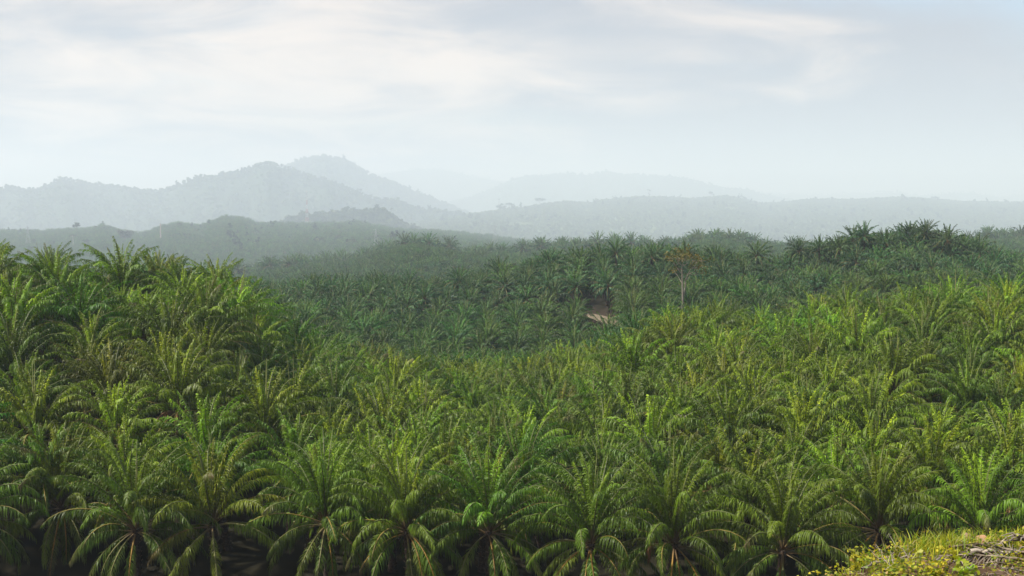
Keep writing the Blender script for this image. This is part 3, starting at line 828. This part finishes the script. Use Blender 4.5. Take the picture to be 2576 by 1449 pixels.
def px_tree(u, vb, vt, wpx, d, label, seed, lo=.45, hi=.95, n=9, leaf_n=420, col=(.022, .038, .018), bark=(.2, .17, .14), fork_h=.35, tr=.016, rx=.42, name='broadleaf_tree', sink=4.0):
    p = at(u, vb, d); h = ray_z(vt, d) - p.z; w = wpx / F * d
    return limb_tree(name, label, 'tree', (p.x, p.y, p.z), h, w, blob_pts(seed, n, lo, hi, rx), h * tr, leaf_n, w * .055, col, bark, seed, 'lone trees on the far hills', fork_h=fork_h)
px_tree(192, 578, 560, 22, 4288, 'dark bushy tree standing up above the palms, left of the mountain foot', 1, n=12, leaf_n=500, fork_h=.2)
px_tree(316, 606, 575, 40, 4025, 'large dome-shaped tree with faded brown crown among the misty palms', 2, lo=.35, hi=.9, n=16, leaf_n=900, col=(.05, .05, .026), fork_h=.15)
px_tree(184, 616, 588, 18, 3762, 'thin tree with pale bare stem and small round crown, misty left hill', 3, lo=.85, hi=.98, n=5, leaf_n=200, col=(.05, .055, .026), fork_h=.75, bark=(.5, .46, .4))
px_tree(217, 615, 597, 18, 3675, 'small dark rounded tree low on the misty left hill', 4, lo=.35, hi=.9, n=8, leaf_n=360, fork_h=.15)
px_tree(907, 505, 474, 18, 11300, 'giant emergent rainforest tree above the mountain shoulder', 5, lo=.6, hi=.98, n=7, leaf_n=300, fork_h=.5)
px_tree(948, 535, 513, 18, 7315, 'round-headed dark tree topping the jungle knoll', 6, lo=.55, hi=.98, n=8, leaf_n=420, fork_h=.4)
px_tree(985, 542, 522, 9, 7315, 'slim small-crowned tree at the right end of the jungle knoll', 7, lo=.75, hi=.98, n=4, leaf_n=160, fork_h=.65)
px_tree(1261, 534, 511, 26, 11928, 'dark dense tree clump on the pale scrub ridge, left end', 8, lo=.4, hi=.9, n=12, leaf_n=650, fork_h=.2)
px_tree(1281, 534, 509, 22, 11970, 'flat-topped layered tree just right of the dark ridge clump', 9, lo=.82, hi=.95, n=7, leaf_n=340, fork_h=.55)
px_tree(1255, 520, 497, 8, 11928, 'thin bare-stemmed tree rising over the dark ridge clump', 10, lo=.85, hi=1.0, n=3, leaf_n=90, fork_h=.8)
px_tree(1357, 517, 498, 30, 12558, 'wide umbrella-shaped see-through tree on the pale scrub ridge', 11, lo=.75, hi=.95, n=9, leaf_n=260, fork_h=.4)
px_tree(1546, 506, 492, 13, 13503, 'small tree on the ridge left of the pale hilltop', 12, lo=.6, hi=.95, n=5, leaf_n=200, fork_h=.4)
px_tree(1633, 499, 476, 13, 13860, 'tall narrow layered tree on the pale hilltop', 13, lo=.45, hi=.98, n=6, leaf_n=220, fork_h=.4, rx=.3)
px_tree(1789, 497, 480, 16, 14385, 'round lollipop-shaped tree on the pale ridge, right of centre', 14, lo=.5, hi=.95, n=8, leaf_n=380, fork_h=.35)
px_tree(1864, 502, 486, 13, 14595, 'small leaning tree where the pale ridge dips', 15, lo=.55, hi=.95, n=5, leaf_n=210, fork_h=.4)
px_tree(2352, 505, 494, 20, 15015, 'flat spreading tree on the far right ridge', 16, lo=.7, hi=.95, n=6, leaf_n=260, fork_h=.4)
px_tree(1972, 510, 495, 10, 15015, 'thin tiered tree on the right ridge', 17, lo=.4, hi=.95, n=5, leaf_n=170, fork_h=.4, rx=.3)

def bare_pole(u, vb, vt, d, wpx, label, seed):
    p = at(u, vb, d); h = ray_z(vt, d) - p.z; R = wpx / F * d / 2
    r = np.random.default_rng(seed); mb = MB()
    z = np.linspace(-6, h, 7)
    tube(mb, np.stack([r.normal(0, R * .25, 7), r.normal(0, R * .25, 7), z], 1), np.interp(z, [-6, h * .8, h], [R * 1.15, R * .85, R * .6]), 7, (.40, .33, .28))
    for k in range(3):
        a = r.uniform(0, 6.28); zz = h * r.uniform(.7, .98)
        tube(mb, [[0, 0, zz], [math.cos(a) * R * 4, math.sin(a) * R * 4, zz + R * 3]], [R * .4, R * .12], 4, (.38, .32, .28))
    o = mb.build('dead_tree', [M_WOOD]); o.location = p
    tag(o, label, 'dead tree', 'bare dead trees among the misty palms')
bare_pole(404, 594, 562, 3950, 3.0, 'tall bare pinkish dead trunk on the palm knoll, left hill', 1)
bare_pole(562, 567, 556, 4650, 1.6, 'short pale dead stem beside the palm knoll', 2)

# ------------------------------------------------------------------ radio mast and pylons
def bar(mb, a, b, r_, col): tube(mb, [a, b], [r_, r_], 4, col)
def radio_mast():
    d = 6300.0; p = at(772.6, 568, d); h = ray_z(481, d) - p.z
    e = empty('radio_mast', p); tag(e, 'tall faint red and white lattice radio mast in the haze', 'radio mast')
    bw, tw = 9.2, 2.4
    nsec = 7
    for s in range(nsec):
        col = (.42, .13, .11) if s % 2 else (.55, .55, .55)
        mb = MB(); z0 = h * .86 * s / nsec; z1 = h * .86 * (s + 1) / nsec
        for q in range(3):
            za = z0 + (z1 - z0) * q / 3; zb = z0 + (z1 - z0) * (q + 1) / 3
            wf = lambda z: tw + (bw - tw) * (1 - z / (h * .86)) ** 1.4
            wa, wb = wf(za), wf(zb)
            ca = [np.array([sx * wa, sy * wa, za]) for sx, sy in ((1, 1), (-1, 1), (-1, -1), (1, -1))]
            cb = [np.array([sx * wb, sy * wb, zb]) for sx, sy in ((1, 1), (-1, 1), (-1, -1), (1, -1))]
            for k in range(4):
                bar(mb, ca[k], cb[k], .34, col); bar(mb, ca[k], cb[(k + 1) % 4], .18, col); bar(mb, ca[(k + 1) % 4], cb[k], .18, col); bar(mb, cb[k], cb[(k + 1) % 4], .18, col)
        mb.build('lattice_section', [M_METAL], e)
    mb = MB(); tube(mb, [[0, 0, h * .86], [0, 0, h * .96]], [2.6, 2.6], 8, (.42, .44, .46)); bar(mb, [0, 0, h * .9], [0, 0, h], .7, (.5, .3, .3))
    mb.build('antenna', [M_METAL], e)
radio_mast()

def pylon(u, vb, vt, d, label, rz):
    p = at(u, vb, d); h = ray_z(vt, d) - p.z
    e = empty('power_pylon', p, rz); tag(e, label, 'pylon', 'transmission pylons in the misty valley')
    col = (.36, .38, .39); mb = MB(); bw = h * .11
    n = 7
    for q in range(n):
        wf = lambda t: bw * (1 - t) ** 1.2 + .7
        a, b_ = q / n, (q + 1) / n; wa, wb = wf(a), wf(b_)
        ca = [np.array([sx * wa, sy * wa, a * h]) for sx, sy in ((1, 1), (-1, 1), (-1, -1), (1, -1))]
        cb = [np.array([sx * wb, sy * wb, b_ * h]) for sx, sy in ((1, 1), (-1, 1), (-1, -1), (1, -1))]
        for k in range(4):
            bar(mb, ca[k], cb[k], .16, col); bar(mb, ca[k], cb[(k + 1) % 4], .09, col); bar(mb, ca[(k + 1) % 4], cb[k], .09, col)
    mb.build('lattice_body', [M_METAL], e)
    for t, w in ((.70, .16), (.84, .2), (.98, .13)):
        mb = MB(); L_ = h * w
        for sy in (-.6, .6):
            bar(mb, [-L_, sy * .3, h * t], [L_, sy * .3, h * t], .12, col); bar(mb, [-L_, sy * .3, h * t], [0, sy, h * t + h * .035], .09, col); bar(mb, [L_, sy * .3, h * t], [0, sy, h * t + h * .035], .09, col)
        for sx in (-1, 1): bar(mb, [sx * L_, 0, h * t], [sx * L_, 0, h * t - h * .05], .1, (.5, .45, .4))
        mb.build('crossarm', [M_METAL], e)
pylon(946, 627, 576, 2700, 'steel pylon in the haze beside the terraced slope, the left one', .3)
pylon(1245, 612, 567, 3600, 'faint steel pylon right of the terraces, above the middle palms', .5)
pylon(71, 612, 571, 3100, 'pylon top with wide crossarms just above the left palms', .1)

# ------------------------------------------------------------------ grassy mound in the near right corner
EX = [-40, -8, 1, 2.5, 3.6, 4.57, 5.2, 5.76, 6.4, 6.97, 7.9, 9.3, 14, 40]
EY = [-30, 2, 12.5, 15, 16.5, 17.75, 18.35, 18.9, 19.5, 19.9, 20.25, 20.45, 20.9, 23]
def mound_z(x, y):
    x = np.asarray(x, float); y = np.asarray(y, float)
    e = (y - np.interp(x, EX, EY)) * .85
    top = -6.05 + np.clip(17 - y, 0, 30) * .27 + .10 * fbm(x * .9, y * .9, 4) + .16 * vnoise(x * .33 + 3, y * .33)
    top = top - .25 * smooth01((e + 1.1) / 1.1)
    return np.where(e < 0, top, np.maximum(top - .9 * e - .35 * e ** 1.25 * (e < 30), -60))
def mound():
    xs = np.concatenate([np.linspace(-40, 2, 24), np.arange(2.15, 14, .13), np.linspace(14.5, 60, 24)])
    ys = np.concatenate([np.linspace(-40, 14, 22), np.arange(14.2, 24, .13), np.linspace(24.6, 62, 24)])
    X, Y = np.meshgrid(xs, ys); Z = mound_z(X, Y)
    fine = ((X > 2) & (X < 14.2) & (Y > 14) & (Y < 24.2))
    Z = Z + np.where(fine, .035 * fbm(X * 5, Y * 5, 3), 0)
    V = np.stack([X, Y, Z], -1).reshape(-1, 3); nx = len(xs)
    i = np.arange(len(ys) - 1)[:, None]; j = np.arange(nx - 1)[None, :]
    f = np.stack([i * nx + j, i * nx + j + 1, (i + 1) * nx + j + 1, (i + 1) * nx + j], -1).reshape(-1, 4)
    n = fbm(X * 1.3 + 9, Y * 1.3, 4).ravel()[:, None]
    c = np.array([.11, .068, .042]) * (1 + n * .8) 
    t = smooth01((fbm(X * .7, Y * .7 + 40, 3).ravel() + .1) / .4)[:, None] * .45
    c = c * (1 - t) + np.array([.16, .125, .055]) * t
    mb = MB(); mb.add(V, f, c, 0)
    tag(mb.build('hillock', [M_SOIL], smooth=True), kind='structure')
mound()
def on_mound(u, v):
    """point of the mound seen at picture position u, v (2576 px wide picture)"""
    dd = np.linspace(14, 23.5, 500)
    zr = ray_z(v, 1.0) * dd
    x = (u - CU) / F * (dd * math.cos(PITCH) - zr * math.sin(PITCH))
    hit = np.nonzero(zr <= mound_z(x, dd))[0]
    k = hit[0] if len(hit) else 499
    return np.array([x[k], dd[k], float(mound_z(x[k], dd[k]))])

MR = np.random.default_rng(99)
def mound_points(n, dens):
    x = MR.uniform(3.2, 11.5, n); y = MR.uniform(15.5, 21.2, n)
    e = y - np.interp(x, EX, EY)
    ok = (e < .35) & (MR.random(n) < dens(x, y, e))
    x, y = x[ok], y[ok]
    return np.stack([x, y, mound_z(x, y)], 1)

YG = np.array([.30, .32, .025]); LG = np.array([.17, .26, .025]); YL = np.array([.44, .40, .025])
def blades(mb, P, hgt, wid, r, cols, lean=.5):
    n = len(P)
    az = r.uniform(0, 6.28, n); h = hgt * r.uniform(.5, 1.25, n); ln = lean * r.uniform(.2, 1.6, n)
    d = np.stack([np.cos(az), np.sin(az), 0 * az], 1)
    a2 = az + r.normal(0, .8, n) + 1.57; s = np.stack([np.cos(a2), np.sin(a2), 0 * az], 1) * wid
    rows = []
    for t, w in ((0, .8), (.35, 1), (.7, .8), (1, .08)):
        C = P + d * (h * ln * t ** 2)[:, None]; C[:, 2] += h * (t - .32 * ln * t ** 2.5)
        rows.append(np.stack([C - s * w, C + s * w], 1))
    V = np.stack(rows, 1).reshape(-1, 3)
    b0 = (np.arange(n) * 8)[:, None]; q = np.arange(3)[None, :] * 2
    f = np.stack([b0 + q, b0 + q + 1, b0 + q + 3, b0 + q + 2], -1).reshape(-1, 4)
    mb.add(V, f, np.repeat(cols, 8, 0), 0)

def leaves(mb, P, size, r, cols, up=.35):
    """oval pointed leaves, folded along the middle"""
    n = len(P)
    a = r.normal(0, 1, (n, 3)); a[:, 2] = a[:, 2] * .5 - .1; a /= np.linalg.norm(a, axis=1)[:, None]
    nn = r.normal(0, 1, (n, 3)); nn[:, 2] = np.abs(nn[:, 2]) + up; b = np.cross(a, nn); b /= np.linalg.norm(b, axis=1)[:, None] + 1e-9
    nn = np.cross(b, a)
    s = size * r.uniform(.55, 1.3, n)[:, None]
    p0 = P - a * s * .5; p1 = P - a * s * .12 + b * s * .36 + nn * s * .1; p2 = P + a * s * .55; p3 = P - a * s * .12 - b * s * .36 + nn * s * .1
    mb.add(np.stack([p0, p1, p2, p3], 1).reshape(-1, 3), (np.arange(n) * 4)[:, None] + np.array([[0, 1, 2, 3]]), np.repeat(cols, 4, 0), 0)

def mixcol(n, r, pal, w):
    pal = np.array(pal); return pal[r.choice(len(pal), n, p=w)] * r.uniform(.7, 1.25, (n, 1))

def bare(x, y):
    """trampled brown ground, low right"""
    return smooth01((x - 6.2 + (y - 17.7) * -.9) / 1.2) * smooth01((18.7 - y) / .8)
# long grass along the brow
gm = MB()
P = mound_points(30000, lambda x, y, e: np.exp(-((e + .35) / .65) ** 2) * np.clip(.35 + .65 * vnoise(x * 1.4, y * 1.4 + 8), .05, 1) * smooth01((x - 5.6) / 1.2))
blades(gm, P, .40, .009, MR, mixcol(len(P), MR, [YG, LG, YL * .8, (.30, .24, .10)], [.45, .33, .14, .08]))
P = mound_points(26000, lambda x, y, e: (.05 + .55 * np.clip(vnoise(x * 1.1 + 4, y * 1.1), 0, 1)) * (1 - .93 * bare(x, y)))
blades(gm, P, .17, .006, MR, mixcol(len(P), MR, [YG, LG, YL * .7, (.26, .20, .10)], [.36, .28, .16, .20]), .8)
tag(gm.build('grass', [M_WEED]), 'yellow-green grass growing over the mound', 'grass', kind='stuff')
# creeping leafy weeds
wm = MB()
P = mound_points(60000, lambda x, y, e: np.clip(.02 + .95 * smooth01((fbm(x * .8 + 2, y * .8 + 7, 3) + .18) / .45) + .5 * np.exp(-((e + .15) / .35) ** 2), 0, 1) * (1 - .9 * bare(x, y)) * .6)
P = P + np.stack([MR.normal(0, .03, len(P)), MR.normal(0, .03, len(P)), np.abs(MR.normal(0, .13, len(P))) + .02], 1)
leaves(wm, P, .062, MR, mixcol(len(P), MR, [YG, LG, YL, (.33, .22, .05), (.10, .14, .025)], [.34, .22, .22, .08, .14]))
tag(wm.build('weeds', [M_WEED]), 'yellow-green creeping weeds covering the mound', 'weeds', kind='stuff')
# litter of twigs and dry leaf shreds
tw = MB()
P = mound_points(5200, lambda x, y, e: .14 + .6 * bare(x, y))
for p in P[:1500]:
    a = MR.uniform(0, 3.14); L_ = MR.uniform(.08, .45); q = np.array([math.cos(a) * L_, math.sin(a) * L_ * .8, 0])
    p0 = p + [0, 0, .02]; p2 = p0 + q; p2[2] = float(mound_z(p2[0], p2[1])) + MR.uniform(.01, .07)
    tube(tw, [p0, (p0 + p2) / 2 + [0, 0, MR.uniform(0, .03)], p2], [.006, .007, .003], 3, np.array([.30, .24, .18]) * MR.uniform(.5, 1.3))
tag(tw.build('litter', [M_WOOD]), 'dry twigs and plant litter scattered over the mound', 'litter', kind='stuff')

def weed_plant(u, v, h, n, label, seed, cols=(YG, YL, LG), size=.09, wid=.2, stem_c=(.16, .15, .04)):
    p = on_mound(u, v); r = np.random.default_rng(seed)
    e = empty('leafy_weed', p); tag(e, label, 'weed', 'leafy weeds on the mound')
    sm = MB(); lm = MB()
    for k in range(4):
        a = r.uniform(0, 6.28); t = np.linspace(0, 1, 5)[:, None]
        Q = np.array([[0, 0, -.05]]) + t * np.array([math.cos(a) * wid, math.sin(a) * wid, h * r.uniform(.75, 1.05)]) + r.normal(0, .015, (5, 3))
        tube(sm, Q, [.008, .007, .006, .005, .003], 4, stem_c)
        m = n // 4; s = r.uniform(.15, 1.03, m)
        C = np.stack([np.interp(s, t[:, 0], Q[:, q]) for q in range(3)], 1) + r.normal(0, size * .55, (m, 3))
        leaves(lm, C, size, r, mixcol(m, r, list(cols), [1 / len(cols)] * len(cols)), .5)
    sm.build('stem', [M_WOOD], e); lm.build('foliage', [M_WEED], e)
weed_plant(2532, 1356, .75, 260, 'tall columnar green weed twining up at the right edge of the mound', 1, (LG, LG * 1.1, YG), .07, .05)
weed_plant(2152, 1436, .40, 64, 'round-leaved yellow weed low at the mound toe, beside the palm shadow', 2, (YL, YG))
weed_plant(2090, 1442, .30, 60, 'pale green weed at the very left toe of the mound', 3, (LG, YG))
weed_plant(2262, 1412, .34, 54, 'bright weed with heart-shaped leaves on the sloping mound edge', 4, (LG, YG))
weed_plant(2345, 1455, .42, 80, 'broad-leaved yellow weed in front of the grey branches', 5, (YL, YG, LG), .11)
weed_plant(2440, 1462, .40, 80, 'lime green broad-leaved weed at the bottom edge, below the rocks', 6, (LG * 1.4, YG * 1.2), .11)
weed_plant(2395, 1408, .3, 60, 'small yellow weed in front of the light rocks', 7, (YL, YG))
weed_plant(2260, 1385, .42, 40, 'thin stalk with sparse yellow leaves sticking out of the grass', 8, (YL, YG), .07, .06)
weed_plant(2300, 1375, .40, 44, 'orange-tinged weed on the brow left of the tall grass', 9, (np.array((.40, .20, .02)), YL), .07, .1)
weed_plant(2230, 1452, .34, 60, 'olive weed between two grey branches near the bottom edge', 10, (LG * .8, YG))
weed_plant(2510, 1385, .22, 120, 'dark green leafy bush right of the rocks', 11, (np.array((.05, .085, .018)), LG * .7), .07, .22)
weed_plant(2120, 1418, .5, 30, 'slender seedling with few leaves against the palm shadow', 12, (YL, LG), .08, .05)

def branch(u0, v0, u1, v1, r0, label, seed, lift=.06, col=(.22, .185, .15), twigs=5):
    a = on_mound(u0, v0); b = on_mound(u1, v1); r = np.random.default_rng(seed)
    t = np.linspace(0, 1, 7)[:, None]
    Q = a * (1 - t) + b * t; Lg = np.linalg.norm(b - a)
    Q[:, :2] += r.normal(0, Lg * .02, (7, 2)); Q[:, 2] = np.maximum(mound_z(Q[:, 0], Q[:, 1]) + lift * .4, Q[:, 2]) + lift * (.4 + np.abs(r.normal(0, .4, 7)))
    e = empty('dead_branch', Q[0]); tag(e, label, 'branch', 'dead branches on the mound')
    mb = MB(); tube(mb, Q - Q[0], r0 * np.linspace(1, .45, 7), 6, col); mb.build('stem', [M_WOOD], e)
    mb = MB()
    for k in range(twigs):
        i = r.integers(2, 6); d = (b - a) / Lg; sd = np.array([-d[1], d[0], 0]) * r.choice([-1, 1])
        L_ = Lg * r.uniform(.15, .38); q = (Q[i] - Q[0]) + (d * .8 + sd * r.uniform(.3, .9) + np.array([0, 0, r.uniform(-.05, .35)])) * L_
        tube(mb, [Q[i] - Q[0], (Q[i] - Q[0] + q) / 2 + r.normal(0, .03, 3), q], [r0 * .45, r0 * .33, r0 * .12], 4, np.array(col) * r.uniform(.8, 1.2))
    mb.build('twig', [M_WOOD], e)
branch(2190, 1432, 2330, 1402, .026, 'long pale branch lying across the left of the mound', 1, .1)
branch(2165, 1448, 2262, 1398, .02, 'grey branch with fine twigs nearest the shaded mound edge', 2, .12, twigs=9)
branch(2210, 1452, 2300, 1412, .018, 'thin forked grey branch below the long pale branch', 3, .1, twigs=7)
branch(2350, 1440, 2392, 1416, .022, 'straight pale stick slanting beside the yellow weeds', 4, .12, twigs=1)
branch(2402, 1412, 2440, 1448, .024, 'short stick slanting down towards the bottom edge', 5, .08, twigs=2)
branch(2440, 1404, 2560, 1410, .042, 'thick bleached stem lying in front of the rocks', 6, .1, (.34, .29, .23), 3)
branch(2472, 1412, 2556, 1380, .036, 'bleached leaf stalk propped up towards the right edge', 7, .14, (.36, .30, .22), 1)
branch(2400, 1425, 2465, 1405, .02, 'pale branch end between the rocks and the brown ground', 8, .08, twigs=4)
branch(2500, 1416, 2590, 1398, .02, 'grey twiggy branch at the right edge of the photo', 9, .12, twigs=8)
branch(2420, 1396, 2432, 1372, .016, 'upright forked grey twig left of the rocks', 10, .1, twigs=7)
branch(2520, 1438, 2600, 1446, .02, 'grey stick on the brown ground in the bottom right corner', 11, .06, twigs=2)

def dry_frond(u, v, L_, az, label, seed, lift=.12):
    p = on_mound(u, v); r = np.random.default_rng(seed); mb = MB()
    frond_mb(mb, np.array([0, 0, lift]), az, L_, 6, 14, 46, 3, .022, r, np.array([.17, .135, .10]), np.array([.26, .21, .15]), rib_r=.022, leaf_len=.5, droop=.25, roll=r.normal(0, .3), np_=8)
    V = mb.v
    for k in range(len(V)):                     # let every leaflet rest on the ground
        gz = mound_z(V[k][:, 0] + p[0], V[k][:, 1] + p[1]) - p[2] + .015
        V[k][:, 2] = np.maximum(V[k][:, 2], gz)
    o = mb.build('dry_palm_leaf', [M_WOOD, M_WOOD]); o.location = p
    tag(o, label, 'dead palm leaf', 'dead palm leaves on the mound')
dry_frond(2590, 1428, 1.5, 3.0, 'grey shredded dead palm leaf on the brown ground, right edge', 1)
dry_frond(2600, 1412, 1.2, 2.7, 'grey dead palm leaf above the shredded one, right edge', 2)
dry_frond(2390, 1395, .8, .2, 'dark matted dead leaf in front of the rocks', 3)

def rock(u, v, size, label, seed, col, top):
    p = on_mound(u, v); r = np.random.default_rng(seed)
    import bmesh
    bm = bmesh.new()
    for k in range(15):
        d = r.normal(0, 1, 3); d /= np.linalg.norm(d)
        bm.verts.new(Vector(d * np.array(size) * r.uniform(.8, 1.0)))
    bmesh.ops.convex_hull(bm, input=bm.verts[:])
    bmesh.ops.delete(bm, geom=[q for q in bm.verts if not q.link_faces], context='VERTS')
    bmesh.ops.bevel(bm, geom=bm.edges[:], offset=min(size) * .08, segments=2, profile=.6, affect='EDGES')
    me = bpy.data.meshes.new('rock'); bm.to_mesh(me); bm.free()
    a = me.color_attributes.new('Col', 'FLOAT_COLOR', 'POINT')
    co = np.array([q.co[:] for q in me.vertices]); n = fbm(co[:, 0] * 6, co[:, 2] * 14, 3)[:, None]
    c = np.asarray(col)[None, :] * (1 + .5 * n)
    a.data.foreach_set('color', np.hstack([c, np.ones((len(c), 1))]).astype(np.float32).ravel())
    me.materials.append(M_ROCK)
    o = bpy.data.objects.new('rock', me); COL.objects.link(o); o.location = (p[0], p[1], p[2] + size[2] * top); o.rotation_euler = (r.normal(0, .2), r.normal(0, .3), r.uniform(0, 3))
    tag(o, label, 'rock', 'rocks on the mound')
rock(2437, 1388, (.25, .2, .22), 'pale tan angular rock, the left one of the pair in the weeds', 3, (.34, .23, .15), .7)
rock(2474, 1391, (.29, .22, .23), 'brown streaked rock leaning against the pale tan one', 8, (.25, .145, .08), .7)
rock(2506, 1376, (.15, .12, .11), 'small dark-topped rock behind the pair', 5, (.22, .15, .11), .4)
rock(2482, 1404, (.22, .14, .07), 'flat reddish clod in front of the rock pair', 6, (.20, .10, .055), .3)
rock(2425, 1402, (.14, .12, .08), 'dark clod under the grey twigs', 7, (.06, .045, .04), .3)

def stump():
    p = on_mound(2572, 1392); r = np.random.default_rng(4)
    e = empty('uprooted_stump', p); tag(e, 'grey weathered uprooted stump with twisted roots at the right edge', 'stump')
    mb = MB(); t = np.linspace(0, 1, 8)
    Q = np.stack([.1 + .55 * t, .2 * t, .08 + .22 * np.sin(t * 2.2)], 1) + r.normal(0, .02, (8, 3))
    tube(mb, Q, np.array([.05, .10, .12, .14, .15, .17, .19, .20]), 9, (.15, .12, .10)); mb.build('trunk', [M_WOOD], e)
    for k in range(9):
        mb = MB(); a = 2.2 + k * .27 + r.uniform(-.1, .1); q = np.linspace(0, 1, 7)[:, None]; L_ = r.uniform(.25, .55)
        R = np.array([.15, .05, .14]) + q * np.array([math.cos(a) * L_, math.sin(a) * L_ * .6, r.uniform(-.05, .16)]) + np.array([0, 0, .1]) * np.sin(q * 3) + r.normal(0, .018, (7, 3))
        tube(mb, R, np.linspace(.035, .008, 7), 5, np.array([.20, .165, .135]) * r.uniform(.7, 1.2)); mb.build('root', [M_WOOD], e)
stump()

# ------------------------------------------------------------------ light, sky, haze, camera
SUN_EL, SUN_AZ = math.radians(53), math.radians(-94)        # azimuth from the view direction, minus is left
sun = bpy.data.lights.new('sun', 'SUN'); sun.energy = 5.0; sun.angle = math.radians(1.5); sun.color = (1.0, .955, .88)
so = bpy.data.objects.new('sun', sun); COL.objects.link(so)
sd = Vector((math.sin(SUN_AZ) * math.cos(SUN_EL), math.cos(SUN_AZ) * math.cos(SUN_EL), math.sin(SUN_EL)))
so.rotation_euler = sd.to_track_quat('Z', 'Y').to_euler(); so.location = (-60, 20, 80)

w = bpy.data.worlds.new('World'); scene.world = w; w.use_nodes = True
nt = w.node_tree; nt.nodes.clear(); N = nt.nodes.new; L = nt.links.new
out = N('ShaderNodeOutputWorld'); bg = N('ShaderNodeBackground'); bg.inputs['Strength'].default_value = .1
sky = N('ShaderNodeTexSky'); sky.sky_type = 'NISHITA'; sky.sun_disc = False; sky.sun_elevation = SUN_EL; sky.sun_rotation = SUN_AZ; sky.dust_density = 2.0
tc = N('ShaderNodeTexCoord')
sep = N('ShaderNodeSeparateXYZ'); L(tc.outputs['Generated'], sep.inputs[0])
def math_(op, a, b=None, c=None):
    n = N('ShaderNodeMath'); n.operation = op
    for k, x in enumerate((a, b, c)):
        if x is None: continue
        if isinstance(x, (int, float)): n.inputs[k].default_value = x
        else: L(x, n.inputs[k])
    return n.outputs[0]
# flat cloud deck: project the view direction onto a plane overhead
zz = math_('MAXIMUM', sep.outputs[2], .02); za = math_('ADD', zz, .16)
cx = math_('DIVIDE', sep.outputs[0], za); cy = math_('DIVIDE', sep.outputs[1], za)
cmb = N('ShaderNodeCombineXYZ'); L(cx, cmb.inputs[0]); L(cy, cmb.inputs[1])
def noise(scale, det, rough, off, dist=0.0):
    mp = N('ShaderNodeMapping'); mp.inputs['Location'].default_value = off; L(cmb.outputs[0], mp.inputs[0])
    n = N('ShaderNodeTexNoise'); n.inputs['Scale'].default_value = scale; n.inputs['Detail'].default_value = det; n.inputs['Roughness'].default_value = rough; n.inputs['Distortion'].default_value = dist
    L(mp.outputs[0], n.inputs['Vector']); return n.outputs['Fac']
def ramp(x, a, b):
    n = N('ShaderNodeMapRange'); n.interpolation_type = 'SMOOTHSTEP'; n.inputs['From Min'].default_value = a; n.inputs['From Max'].default_value = b; L(x, n.inputs['Value']); return n.outputs[0]
def mix(f, a, b):
    n = N('ShaderNodeMix'); n.data_type = 'RGBA'
    if isinstance(f, (int, float)): n.inputs[0].default_value = f
    else: L(f, n.inputs[0])
    for k, x in ((6, a), (7, b)):
        if isinstance(x, tuple): n.inputs[k].default_value = (*x, 1)
        else: L(x, n.inputs[k])
    return n.outputs[2]
big = noise(.55, 4, .5, (3.1, 1.7, 0), .4)
det = noise(1.8, 8, .55, (7.7, 2.2, 0), .6)
thin = noise(.9, 6, .5, (1.3, 9.2, 0), .3)
side = ramp(sep.outputs[0], -.45, .48)                           # clouds heap up to the left, thin out to the right
cover = math_('ADD', math_('MULTIPLY', big, .45), math_('MULTIPLY', det, .55))
cover = math_('SUBTRACT', cover, math_('MULTIPLY', side, .10))
lit = ramp(cover, .38, .62)
veil = ramp(math_('SUBTRACT', thin, math_('MULTIPLY', ramp(sep.outputs[0], .12, .42), math_('MULTIPLY', ramp(sep.outputs[2], .08, .19), .34))), .18, .46)
CLOUD_SHADE = (2.5, 2.55, 2.85); CLOUD_LIT = (6.2, 5.25, 4.45)
cloud = mix(lit, CLOUD_SHADE, CLOUD_LIT)
skyc = mix(math_('MULTIPLY', veil, .93), sky.outputs[0], cloud)
L(skyc, bg.inputs['Color']); L(bg.outputs[0], out.inputs['Surface'])

def haze():
    import bmesh
    bm = bmesh.new(); bmesh.ops.create_cube(bm, size=1)
    x0, x1, y0, y1, z0, z1 = -30000, 30000, -600, 41000, -620, 1000
    for q in bm.verts:
        q.co = Vector(((x0 + x1) / 2 + q.co.x * (x1 - x0), (y0 + y1) / 2 + q.co.y * (y1 - y0), (z0 + z1) / 2 + q.co.z * (z1 - z0)))
    me = bpy.data.meshes.new('haze'); bm.to_mesh(me); bm.free()
    m, nt, out = new_mat('haze'); v = nt.nodes.new('ShaderNodeVolumePrincipled')
    v.inputs['Density'].default_value = .000125; v.inputs['Color'].default_value = (.65, .765, .875, 1); v.inputs['Anisotropy'].default_value = .1; v.inputs['Absorption Color'].default_value = (.27, .27, .27, 1)
    v.inputs['Density Attribute'].default_value = ''
    nt.links.new(v.outputs[0], out.inputs['Volume']); me.materials.append(m)
    o = bpy.data.objects.new('haze', me); COL.objects.link(o); tag(o, 'pale blue haze filling the valley air', 'haze', kind='stuff')
haze()

cam = bpy.data.cameras.new('camera'); cam.sensor_width = 36; cam.lens = 36 * F / 2576; cam.clip_start = .5; cam.clip_end = 120000
co = bpy.data.objects.new('camera', cam); COL.objects.link(co); co.location = (0, 0, 0); co.rotation_euler = (math.pi / 2 - PITCH, 0, 0)
scene.camera = co
vs = scene.view_settings; vs.view_transform = 'Standard'; vs.look = 'None'; vs.exposure = .8; vs.gamma = 1
cy_ = scene.cycles
cy_.max_bounces = 8; cy_.diffuse_bounces = 1; cy_.glossy_bounces = 2; cy_.transmission_bounces = 4; cy_.volume_bounces = 2; cy_.transparent_max_bounces = 4
cy_.use_denoising = True; cy_.caustics_reflective = False; cy_.caustics_refractive = False
